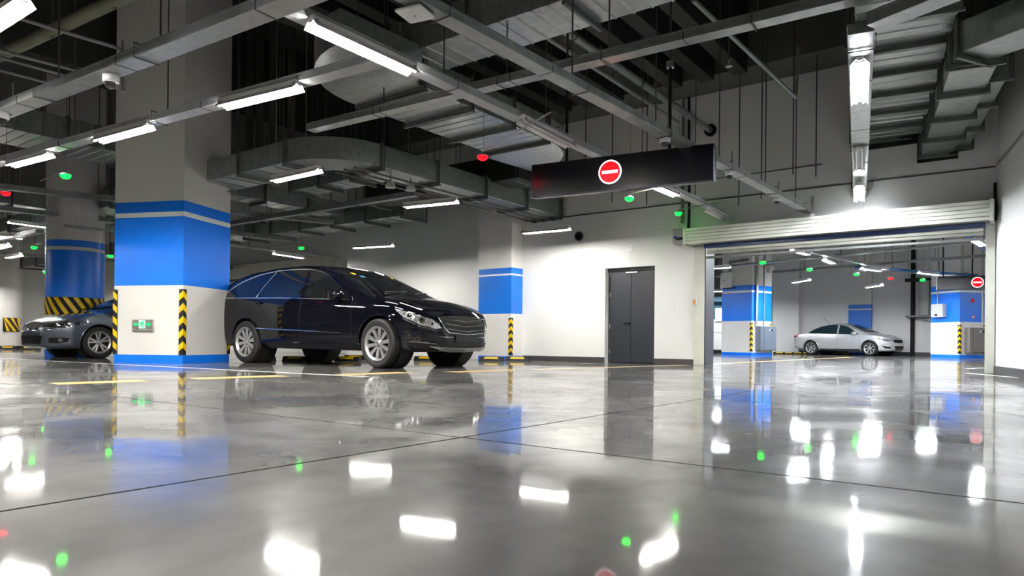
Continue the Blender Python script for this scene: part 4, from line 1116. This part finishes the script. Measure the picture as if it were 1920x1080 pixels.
        s.patch('rear_window', [(-ry0, rz0), (ry0, rz0), (ry1, rz1), (-ry1, rz1)], s.aft(), gl, .003, .07)

def lines_front(c, rows, y, m, r, name, parent=None, dz=.0):
    for z in rows: c.line(name, [(-y, z+dz), (-y*.5, z+dz*.2), (0, z-.012), (y*.5, z+dz*.2), (y, z+dz)], c.fore(), m, r, parent, .012)

# ---- black people carrier
SP1 = dict(wb=3.215, front=.86, rear=1.06, R=.368, rim=.245, tyre=.255, track=.83, steer=math.radians(-2), spokes=10, spoke_w=(.019, .034), paint=PBLACK, glass=GLASSD, trim=CHROME, sill=PBLACK,
    top=[(-4.275, 1.00), (-4.22, 1.17), (-4.1, 1.35), (-3.9, 1.47), (-3.6, 1.57), (-3.2, 1.635), (-2.6, 1.675), (-2.0, 1.68), (-1.6, 1.65), (-1.35, 1.60), (-1.0, 1.475), (-.6, 1.30), (-.3, 1.175), (-.14, 1.115), (0, 1.09), (.3, 1.035), (.5, .975), (.68, .90), (.79, .82), (.86, .73)],
    bottom=[(-4.275, .60), (-4.15, .38), (-3.8, .29), (-3, .27), (-.5, .25), (.4, .245), (.7, .25), (.86, .30)],
    plan=[(-4.275, .62), (-4.18, .80), (-3.95, .90), (-3.2, .95), (-1.5, .955), (-.3, .95), (.2, .935), (.45, .895), (.62, .82), (.75, .71), (.82, .62), (.86, .53)],
    belt=[(-4.3, 1.14), (-3, 1.115), (-1.8, 1.075), (-.9, 1.035), (-.4, 1.005), (.2, .96), (.86, .74)],
    crown=[(-4.28, .06), (-3.9, .07), (-2, .055), (-1.5, .06), (-.9, .10), (-.2, .09), (0, .07), (.86, .06)],
    arc=[(-.60, 1.045), (-.80, 1.19), (-1.02, 1.325), (-1.28, 1.455), (-1.55, 1.535), (-1.9, 1.58), (-2.4, 1.59), (-2.9, 1.555), (-3.4, 1.45), (-3.8, 1.30), (-4.02, 1.16)],
    windows=[(-.66, -1.69, (0, 0)), (-1.80, -2.60, (0, -.30)), (-2.70, -3.98, (-.30, 0))],
    seams=[(-.55, .34, 1.02, -.02), (-1.76, .30, 1.07, 0), (-2.62, .80, 1.10, -.33), (-2.60, .34, .80, -.06)],
    handles=[(-1.62, .985), (-2.86, 1.03)], mirror=(-.80, 1.045), screen=(1.15, 1.595, .72, .58), rear_screen=(1.16, 1.42, .60, .52))
S1 = 1.06
rz1 = math.radians(2.0)
pn_ = Vector((-8.13, 7.57, 0)) + Matrix.Rotation(rz1, 3, 'Z') @ Vector((0, .83*S1, 0))
c = Car('people_carrier', 'large glossy black people carrier parked behind the big column', SP1, pn_, rz1, S1)
c.fittings()
for sg in (-1, 1):
    fr = c.side(sg)
    c.line('chrome_side_strip', [(-.78, .53), (-2.9, .60)], fr, CHROME, .010, off=.006)
    c.line('quarter_trim', [(-2.63, 1.565), (-2.95, 1.135)], fr, CHROME, .008, off=.003)
    c.line('roof_rail', [(-1.55, 1.61), (-2.2, 1.64), (-3.1, 1.605), (-3.7, 1.47), (-4.0, 1.33)], fr, PBLACK, .012, off=.0)
    dfr, uv = c.diag(sg, 40)
    hl = [uv(.86, .50, .60), uv(.83, .60, .585), uv(.70, .78, .64), uv(.50, .91, .745), uv(.36, .94, .86), uv(.46, .89, .845), uv(.62, .80, .79), uv(.78, .62, .72)]
    h_ = c.patch('headlamp', hl, dfr, LENS, .008, .035)
    for k, (x, y, z, r_) in enumerate(((.56, .86, .775, .055), (.70, .76, .71, .050), (.79, .64, .655, .035))):
        u_, v_ = uv(x, y, z); h, nn = c.spot(dfr, u_, v_)
        M = Matrix.Translation(h+nn*.006) @ nn.to_track_quat('Z', 'Y').to_matrix().to_4x4()
        MB().lathe([(r_*.55, .0), (r_*.6, .010), (r_, .010), (r_, .0)], 18, 'z', M).build('lamp_ring', CHROME, h_, True)
        MB().lathe([(0, .012), (r_*.4, .009), (r_*.55, 0)], 16, 'z', M).build('lamp_bulb', GLASSD, h_, True)
    fg = [uv(.84, .56, .30), uv(.74, .74, .30), uv(.58, .86, .34), uv(.52, .89, .42), uv(.66, .80, .41), uv(.82, .60, .385)]
    f_ = c.patch('side_air_intake', fg, dfr, BLACKP, .006, .05)
    c.line('daytime_light_bar', [uv(.56, .87, .405), uv(.70, .77, .395), uv(.83, .58, .375)], dfr, CHROME, .012, f_, .012)
    c.line('headlamp_edge', [uv(.84, .585, .565), uv(.70, .79, .62), uv(.48, .92, .73)], dfr, CHROME, .004, h_, .008)
gp = [(-.54, .755), (0, .785), (.54, .755), (.48, .60), (.40, .535), (0, .51), (-.40, .535), (-.48, .60)]
g = c.patch('grille', gp, c.fore(), SEAM, .010, .04)
lines_front(c, (.57, .64, .71), .45, CHROME, .0075, 'grille_bar', g, .02)
c.line('grille_frame', gp+gp[:1], c.fore(), CHROME, .010, g, .010)
c.patch('lower_intake', [(-.55, .44), (.55, .44), (.50, .33), (-.50, .33)], c.fore(), BLACKP, .006, .06)
c.patch('plate_holder', [(-.26, .50), (.26, .50), (.26, .40), (-.26, .40)], c.fore(), BLACKP, .022, .06)
c.line('bumper_chrome', [(-.55, .475), (0, .46), (.55, .475)], c.fore(), CHROME, .006, None, .008)
sk = c.patch('skid_plate', [(-.66, .335), (-.50, .325), (0, .32), (.50, .325), (.66, .335), (.50, .285), (.2, .262), (-.2, .262), (-.50, .285)], c.fore(), ALLOY, .022, .05)
c.patch('tail_lamp', [(-.70, .78), (-.40, .80), (-.40, 1.0), (-.74, 1.02)], c.aft(), REDLENS, .006, .06)
c.patch('tail_lamp', [(.70, .78), (.40, .80), (.40, 1.0), (.74, 1.02)], c.aft(), REDLENS, .006, .06)
c.line('bonnet_gap', [(-.08, -.74), (.3, -.72), (.62, -.60), (.74, -.42), (.77, 0), (.74, .42), (.62, .60), (.3, .72), (-.08, .74)], c.above(), SEAM, .004, None, -.001)
c.patch('roof_sticker', [(.40, 1.50), (.47, 1.505), (.47, 1.47), (.40, 1.465)], c.fore(), STICKY, .005, .06)
c.patch('windscreen_sticker', [(-.46, 1.50), (-.40, 1.505), (-.40, 1.475), (-.46, 1.47)], c.fore(), STICKY, .006, .06)
c.patch('windscreen_sticker', [(-.40, 1.455), (-.32, 1.455), (-.32, 1.425), (-.40, 1.425)], c.fore(), TEAL, .006, .06)

# ---- sedans
def sedan(paint, **k):
    S = dict(wb=2.72, front=.86, rear=.96, R=.325, rim=.215, tyre=.205, track=.76, spokes=10, paint=paint, glass=GLASST, trim=CHROME, sill=BLACKP,
        top=[(-3.68, .82), (-3.62, .96), (-3.5, 1.03), (-3.2, 1.075), (-2.95, 1.115), (-2.7, 1.20), (-2.4, 1.33), (-2.1, 1.415), (-1.7, 1.465), (-1.35, 1.465), (-1.05, 1.415), (-.7, 1.29), (-.3, 1.12), (-.08, 1.02), (.1, .985), (.4, .93), (.62, .865), (.76, .79), (.83, .70), (.86, .62)],
        bottom=[(-3.68, .50), (-3.55, .32), (-3.2, .25), (-2.7, .22), (-.4, .20), (.4, .20), (.7, .21), (.86, .27)],
        plan=[(-3.68, .60), (-3.58, .76), (-3.35, .85), (-2.7, .885), (-1.4, .895), (-.2, .89), (.25, .87), (.48, .82), (.64, .73), (.76, .61), (.82, .52), (.86, .44)],
        belt=[(-3.7, .98), (-2.9, 1.0), (-1.8, .975), (-.9, .945), (-.3, .93), (.2, .89), (.86, .62)],
        crown=[(-3.7, .05), (-3.2, .05), (-2.4, .08), (-1.7, .05), (-1.3, .055), (-.8, .09), (-.1, .08), (.2, .06), (.86, .06)],
        arc=[(-.48, .965), (-.75, 1.14), (-1.0, 1.28), (-1.3, 1.365), (-1.7, 1.385), (-2.1, 1.335), (-2.45, 1.22), (-2.72, 1.08), (-2.84, 1.0)],
        windows=[(-.53, -1.38, (0, 0)), (-1.46, -2.80, (0, 0))],
        seams=[(-.42, .30, .92, -.02), (-1.42, .28, .965, 0), (-2.32, .62, .99, -.22), (-2.30, .34, .62, -.02)],
        handles=[(-1.25, .86), (-2.32, .90)], mirror=(-.62, .955), screen=(1.05, 1.40, .66, .53), rear_screen=(1.13, 1.38, .56, .46))
    S.update(k); return S
def light_row(c, uv, dfr, parent, spots):
    for (x, y, z, r_) in spots:
        u_, v_ = uv(x, y, z); h, nn = c.spot(dfr, u_, v_)
        M = Matrix.Translation(h+nn*.006) @ nn.to_track_quat('Z', 'Y').to_matrix().to_4x4()
        MB().lathe([(r_*.5, .0), (r_*.6, .008), (r_, .008), (r_, .0)], 16, 'z', M).build('lamp_ring', CHROME, parent, True)
        MB().lathe([(0, .010), (r_*.4, .008), (r_*.5, 0)], 14, 'z', M).build('lamp_bulb', GLASSD, parent, True)

# silver sedan in the far room
def ground(px, d):
    r = ray(px, CY); return Vector((r.x*d, r.y*d, 0))
wfn, wrn = ground(1632, 28.55), ground(1522, 30.55)
hd = wfn-wrn; rz = math.atan2(hd.y, hd.x); sc_ = hd.length/2.70
SP2 = sedan(PSILVER, wb=2.70, spokes=14, twin=.10, spoke_w=(.010, .016), R=.33, rim=.225)
c = Car('sedan_car', 'silver four door sedan parked in the far room beyond the shutter', SP2, wfn + Matrix.Rotation(rz, 3, 'Z') @ Vector((0, .76*sc_, 0)), rz, sc_)
c.fittings()
for sg in (-1, 1):
    dfr, uv = c.diag(sg, 42)
    hl = [uv(.80, .50, .655), uv(.72, .62, .63), uv(.56, .76, .665), uv(.38, .85, .745), uv(.30, .865, .80), uv(.46, .81, .775), uv(.64, .69, .74), uv(.78, .54, .705)]
    h_ = c.patch('headlamp', hl, dfr, LENS, .008, .035)
    light_row(c, uv, dfr, h_, ((.50, .80, .725, .04), (.64, .70, .69, .038)))
    fg = [uv(.80, .56, .33), uv(.62, .74, .34), uv(.50, .82, .46), uv(.62, .74, .43), uv(.78, .58, .40)]
    c.patch('fog_lamp_recess', fg, dfr, BLACKP, .006, .05)
    rfr, ruv = c.diag(sg, 45, True)
    c.patch('tail_lamp', [ruv(-3.66, .62, .80), ruv(-3.5, .80, .82), ruv(-3.35, .86, .88), ruv(-3.4, .84, .95), ruv(-3.6, .70, .94)], rfr, REDLENS, .008, .05)
    c.line('chrome_sill_line', [(-.40, .27), (-2.30, .29)], c.side(sg), CHROME, .008, None, .01)
g = c.patch('grille', [(-.46, .70), (0, .725), (.46, .70), (.40, .60), (0, .575), (-.40, .60)], c.fore(), BLACKP, .008, .06)
lines_front(c, (.62, .655, .69), .40, BLACKP, .008, 'grille_bar', g, .01)
g = c.patch('lower_grille', [(-.44, .44), (.44, .44), (.38, .30), (-.38, .30)], c.fore(), BLACKP, .008, .06)
lines_front(c, (.34, .38, .42), .38, SKIRT, .007, 'grille_bar', g, .0)
c.patch('plate_holder', [(-.22, .55), (.22, .55), (.22, .47), (-.22, .47)], c.fore(), STICKY if False else CABINET, .012, .06)
c.line('bonnet_gap', [(-.05, -.68), (.3, -.64), (.55, -.50), (.66, 0), (.55, .50), (.3, .64), (-.05, .68)], c.above(), SEAM, .004, None, -.001)
h, nn = c.spot(c.above(), -2.2, 0)
MB().tube([h, h+Vector((-.18, 0, .22)), h+Vector((-.36, 0, .40))], .006, 6).build('aerial', BLACKP, c.t)
c.patch('fuel_flap', [(-2.95, .80), (-2.80, .80), (-2.80, .93), (-2.95, .93)], c.side(-1), PSILVER, .004, .06)

# slate blue sedan left of the big column
SP3 = sedan(PGREY, wb=2.725, spokes=10, twin=.20, spoke_w=(.014, .022), R=.33, rim=.222, sill=PGREY,
    top=[(-3.68, .82), (-3.62, .96), (-3.5, 1.03), (-3.2, 1.075), (-2.95, 1.115), (-2.7, 1.20), (-2.4, 1.33), (-2.1, 1.405), (-1.7, 1.445), (-1.35, 1.44), (-1.05, 1.39), (-.7, 1.26), (-.3, 1.08), (-.08, .985), (.1, .955), (.4, .90), (.64, .83), (.80, .76), (.89, .68), (.93, .60)],
    plan=[(-3.68, .60), (-3.58, .76), (-3.35, .85), (-2.7, .885), (-1.4, .895), (-.2, .90), (.25, .89), (.50, .85), (.68, .77), (.80, .66), (.88, .55), (.93, .45)],
    bottom=[(-3.68, .50), (-3.55, .32), (-3.2, .25), (-2.7, .22), (-.4, .20), (.4, .19), (.7, .19), (.93, .24)], front=.93)
rz = math.radians(-87)
wfn = at_z(182, 671, 0)
c = Car('sedan_car', 'slate grey sedan with its nose showing left of the big column', SP3, wfn + Matrix.Rotation(rz, 3, 'Z') @ Vector((0, -.78, 0)), rz, 1.03)
c.fittings()
for sg in (-1, 1):
    dfr, uv = c.diag(sg, 45)
    hl = [uv(.90, .44, .63), uv(.80, .60, .60), uv(.62, .77, .625), uv(.40, .865, .69), uv(.20, .895, .765), uv(.40, .85, .76), uv(.62, .74, .735), uv(.82, .55, .69)]
    h_ = c.patch('headlamp', hl, dfr, LENSD, .008, .035)
    light_row(c, uv, dfr, h_, ((.50, .81, .70, .042), (.62, .74, .68, .040), (.36, .865, .715, .03)))
    c.line('chrome_brow', [uv(.86, .52, .625), uv(.72, .69, .625), uv(.60, .77, .645)], dfr, CHROME, .010, h_, .01)
    fg = [uv(.86, .56, .32), uv(.72, .72, .31), uv(.60, .80, .33), uv(.56, .815, .41), uv(.68, .75, .43), uv(.84, .58, .42)]
    f_ = c.patch('fog_lamp_recess', fg, dfr, BLACKP, .006, .04)
    u_, v_ = uv(.71, .735, .37); h, nn = c.spot(dfr, u_, v_)
    MB().lathe([(0, .014), (.03, .012), (.04, 0)], 16, 'z', Matrix.Translation(h+nn*.008) @ nn.to_track_quat('Z', 'Y').to_matrix().to_4x4()).build('fog_lamp', LENS, f_, True)
    rfr, ruv = c.diag(sg, 45, True)
    c.patch('tail_lamp', [ruv(-3.66, .62, .80), ruv(-3.5, .80, .82), ruv(-3.35, .86, .88), ruv(-3.4, .84, .95), ruv(-3.6, .70, .94)], rfr, REDLENS, .008, .05)
g = c.patch('grille', [(-.36, .70), (0, .715), (.36, .70), (.22, .60), (0, .57), (-.22, .60)], c.fore(), BLACKP, .008, .06)
c.line('grille_edge', [(-.36, .70), (-.22, .60), (0, .57), (.22, .60), (.36, .70)], c.fore(), CHROME, .008, g, .01)
c.patch('lower_grille', [(-.46, .46), (.46, .46), (.42, .29), (-.42, .29)], c.fore(), BLACKP, .008, .06)
c.line('bonnet_gap', [(-.05, -.70), (.3, -.66), (.6, -.52), (.76, 0), (.6, .52), (.3, .66), (-.05, .70)], c.above(), SEAM, .004, None, -.001)

# ================================================================== SMALL THINGS ON THE FLOOR AND IN THE FAR ROOM
def _stop():
    prof = [(-.08, 0), (.08, 0), (.045, .10), (-.045, .10)]
    return prof
_sb = MB().add([(-.28, y, z) for y, z in _stop()] + [(.28, y, z) for y, z in _stop()], [(0, 1, 2, 3), (7, 6, 5, 4), (0, 4, 5, 1), (1, 5, 6, 2), (2, 6, 7, 3), (3, 7, 4, 0)]).mesh('block', RUBBER)
_sy = MB().add([(-.17, -.066, .05), (.17, -.066, .05), (.15, -.053, .088), (-.15, -.053, .088), (-.17, -.060, .052), (.17, -.060, .052), (.15, -.047, .09), (-.15, -.047, .09)], [(0, 1, 2, 3), (7, 6, 5, 4), (0, 4, 5, 1), (1, 5, 6, 2), (2, 6, 7, 3), (3, 7, 4, 0)]).mesh('yellow_panel', YELLOW)
_st = MB().box((-.15, -.03, .099), (.15, .03, .103)).mesh('yellow_panel', YELLOW)
def stop(label, px, rz=-.64, s=1.0, x=None):
    p = at_z(*px, 0.0) if x is None else Vector(x)
    t = thing('wheel_stop', label, 'wheel stop', p, rz, 'rubber wheel stops'); t.scale = (s,)*3
    put('block', _sb, t); put('yellow_panel', _sy, t); put('yellow_panel', _st, t)
R0 = math.radians(36.5)-.3
for lab, px in (('wheel stop under the black car behind its rear wheel', (555, 677)), ('wheel stop under the middle of the black car', (652, 677.5)), ('wheel stop under the black car further back', (668, 674)),
                ('wheel stop behind the front wheel of the black car', (800, 676.5)), ('wheel stop left of the banded pilaster', (922, 677)), ('wheel stop right at the foot of the banded pilaster', (971, 677)), ('wheel stop peeping out beside the rear wheel of the black car', (492, 676))):
    stop(lab, px, R0)
for lab, px in (('left wheel stop in the left background', (16, 655)), ('second wheel stop in the left background', (25, 654)), ('wheel stop in front of the grey car nose', (57, 655.5))):
    stop(lab, px, R0+.3, 1.15)
for i in range(6):
    px = 1462 + i*17 + (38 if i > 3 else 0)
    stop(('first', 'second', 'third', 'fourth', 'fifth', 'last')[i] + ' low wheel stop along the far wall behind the silver car', None, 0, 1.0, at_y(px, 660, 33.6).xy.to_3d())

# cabinets and fittings on the far columns
def cabinet(label, col, loc, size, m, name='steel_cabinet', cat='cabinet', split=True, rz=None):
    t = thing(name, label, cat, col.location + Matrix.Rotation(col.rotation_euler.z, 3, 'Z') @ Vector(loc), col.rotation_euler.z + (rz or 0))
    w_, d_, h_ = size
    bevel_box((-w_/2, -d_, 0), (w_/2, 0, h_), .008, 1).build('body', m, t)
    if split:
        bevel_box((-w_*.30, -d_-.02, .02), (w_/2-.02, -d_-.002, h_-.02), .006, 1).build('door', m, t)
        MB().lathe([(0, -.012), (.035, -.012), (.035, 0), (0, 0)], 18, 'y', Matrix.Translation((.05, -d_-.022, h_*.85))).build('round_label', LAMPW, t)
        MB().lathe([(0, -.03), (.03, -.03), (.03, 0), (0, 0)], 14, 'y', Matrix.Translation((.18, -d_-.022, h_*.84))).build('lock', BLACKP, t)
    return t
H90 = math.pi/2
cabinet('blue grey steel cabinet on the side of the far column', R1, (.69, .10, .20), (1.02, .22, .93), CABBLUE, rz=H90)
cabinet('brown steel cabinet on the side of the column under the far sign', R2, (.635, .08, .20), (.85, .20, .92), CABSTEEL, rz=H90)
def on_left(col, x, z, wy): return col.location + Matrix.Rotation(col.rotation_euler.z, 3, 'Z') @ Vector((x, -wy/2, z))
t = thing('switch_box', 'beige electric box on the blue band of the column under the far sign', 'electric box', on_left(R2, -.18, 1.52, 1.15), R2.rotation_euler.z)
bevel_box((-.26, -.2, 0), (.26, 0, .50), .01, 1).build('case', CABINET, t)
MB().box((-.24, -.207, .02), (.24, -.2, .48)).build('door', CABINET, t)
MB().box((-.08, -.212, .05), (.03, -.206, .12)).build('meter_window', BLACKP, t)
MB().tube([(-.1, -.05, .5), (-.1, -.05, 3.0)], .02, 8).build('conduit', STEEL, t)
t = thing('control_cabinet', 'white flat control panel high on the far column with cabinet', 'panel', on_left(R1, -.42, 2.62, 1.30), R1.rotation_euler.z)
bevel_box((-.25, -.14, 0), (.25, 0, .62), .015, 1).build('case', LAMPW, t)
MB().box((-.12, -.15, -.02), (.36, -.02, .015)).build('bottom_plate', BLACKP, t)
MB().lathe([(0, -.15), (.02, -.15), (.02, -.14)], 10, 'y', Matrix.Translation((-.05, 0, .3))).build('button', BLACKP, t)
Rr = lambda col, v: col.location + Matrix.Rotation(col.rotation_euler.z, 3, 'Z') @ Vector(v)
pipe('thick pale pipe down the corner of the far column with cabinet', [Rr(R1, (.74, -.42, 1.15)), Rr(R1, (.74, -.42, 4.5))], .05, STEEL, 10)
pipe('thin dark conduit down the side of the far column with cabinet', [Rr(R1, (.70, .10, 1.15)), Rr(R1, (.70, .10, 4.5))], .025, PIPE, 8)
pipe('grey conduit stepping across the front of the far column', [Rr(R1, (-.9, -.72, 3.12)), Rr(R1, (-.28, -.72, 3.14)), Rr(R1, (-.28, -.72, 3.62)), Rr(R1, (.55, -.72, 3.66))], .05, PIPE, 8)
cabinet('small grey junction box high on the side of the far column', R1, (.66, .42, 3.22), (.34, .18, .28), CABINET, 'junction_box', 'junction box', False, H90)
for lab, y_ in (('first dark conduit on the side of the column under the far sign', -.2), ('second dark conduit on the side of the column under the far sign', .0), ('third dark conduit on the side of the column under the far sign', .32)):
    pipe(lab, [Rr(R2, (.60, y_, 1.15)), Rr(R2, (.60, y_, 3.4))], .02, PIPE, 8)
pipe('thick grey pipe at the right edge of the column under the far sign', [Rr(R2, (.62, .48, .2)), Rr(R2, (.62, .48, 4.5))], .04, STEEL, 8)
t = thing('alarm_bell', 'small red alarm sounder on the column under the far sign', 'alarm', Rr(R2, (.58, -.0, 2.12)), R2.rotation_euler.z)
MB().lathe([(0, 0), (.085, 0), (.08, .06), (.03, .10), (0, .10)], 18, 'z', Matrix.Rotation(math.pi/2, 4, 'Y')).build('dome', REDP, t, True)
MB().box((0, -.09, -.09), (.015, .09, .09)).build('back_plate', REDP, t)
t = thing('call_point', 'red and white fire call point on the column under the far sign', 'call point', Rr(R2, (.58, .05, 1.52)), R2.rotation_euler.z)
bevel_box((0, -.08, -.06), (.05, .08, .06), .008, 1).build('case', REDP, t)
MB().box((.05, -.045, -.035), (.056, .045, .035)).build('window', LAMPW, t)
# equipment left of the sign column on the far wall
t = thing('wall_machine', 'rusty pale ventilation drum on a bracket left of the far sign', 'ventilator', at_y(1737, 600, 34.2).xy.to_3d())
MB().lathe([(0, 1.75), (.28, 1.75), (.30, 1.9), (.30, 3.0), (.28, 3.2), (0, 3.2)], 24).build('drum', CABINET, t, True)
MB().box((-.75, -.3, 1.66), (.3, .3, 1.73)).build('shelf', FLANGE, t)
MB().bar((-.6, 0, 1.66), (.25, 0, 1.42), .05, .05).build('brace', FLANGE, t)
MB().box((-.8, -.2, 3.2), (.3, .3, 3.32)).build('top_plate', BLACKP, t)
for dx in (.12, .22, .30):
    MB().tube([(dx, -.3, 1.73), (dx+.03, -.32, 2.4), (dx, -.28, 3.2)], .03, 6).build('hose', PIPE, t)
xp = at_y(1711, 600, 34.35).x
pipe('black drain pipe standing against the far white wall', [(xp, 34.38, 0), (xp, 34.38, CEIL_Z)], .085, BLACKP, 12)
tag(bevel_box((at_y(1495, 600, 34.1).x-.05, 34.08, .78), (at_y(1495, 600, 34.1).x+.1, 34.15, .95), .02, 2).build('wall_button', ORANGE, None, True), 'small yellow button on the far wall behind the silver car boot', 'button')
# white machine cabinet in the gap left of the far column
p = at_d(1334, 660, 32)
t = thing('machine_cabinet', 'tall white machine cabinet with teal top left of the far column', 'machine', (p.x, p.y, 0), math.radians(20))
bevel_box((-.9, -.4, .16), (.9, .5, 1.55), .02, 1).build('body', CABINET, t)
MB().box((-.85, -.35, 0), (.85, .45, .16)).build('plinth', BLACKP, t)
MB().box((-.902, -.405, .95), (.902, -.398, .965)).build('panel_gap', SEAM, t)
bevel_box((-1.0, -.5, 2.35), (1.2, .6, 2.62), .02, 1).build('teal_hood', TEAL, t)
MB().box((-.9, .2, 1.55), (1.1, .5, 2.35)).build('back_panel', TEAL, t)
bevel_box((.15, -.5, 1.45), (.62, -.30, 2.05), .02, 1).build('side_box', LAMPW, t)
MB().box((-.15, -.408, 1.30), (.05, -.398, 1.42)).build('red_plate', REDP, t)
# notice plate behind the round column
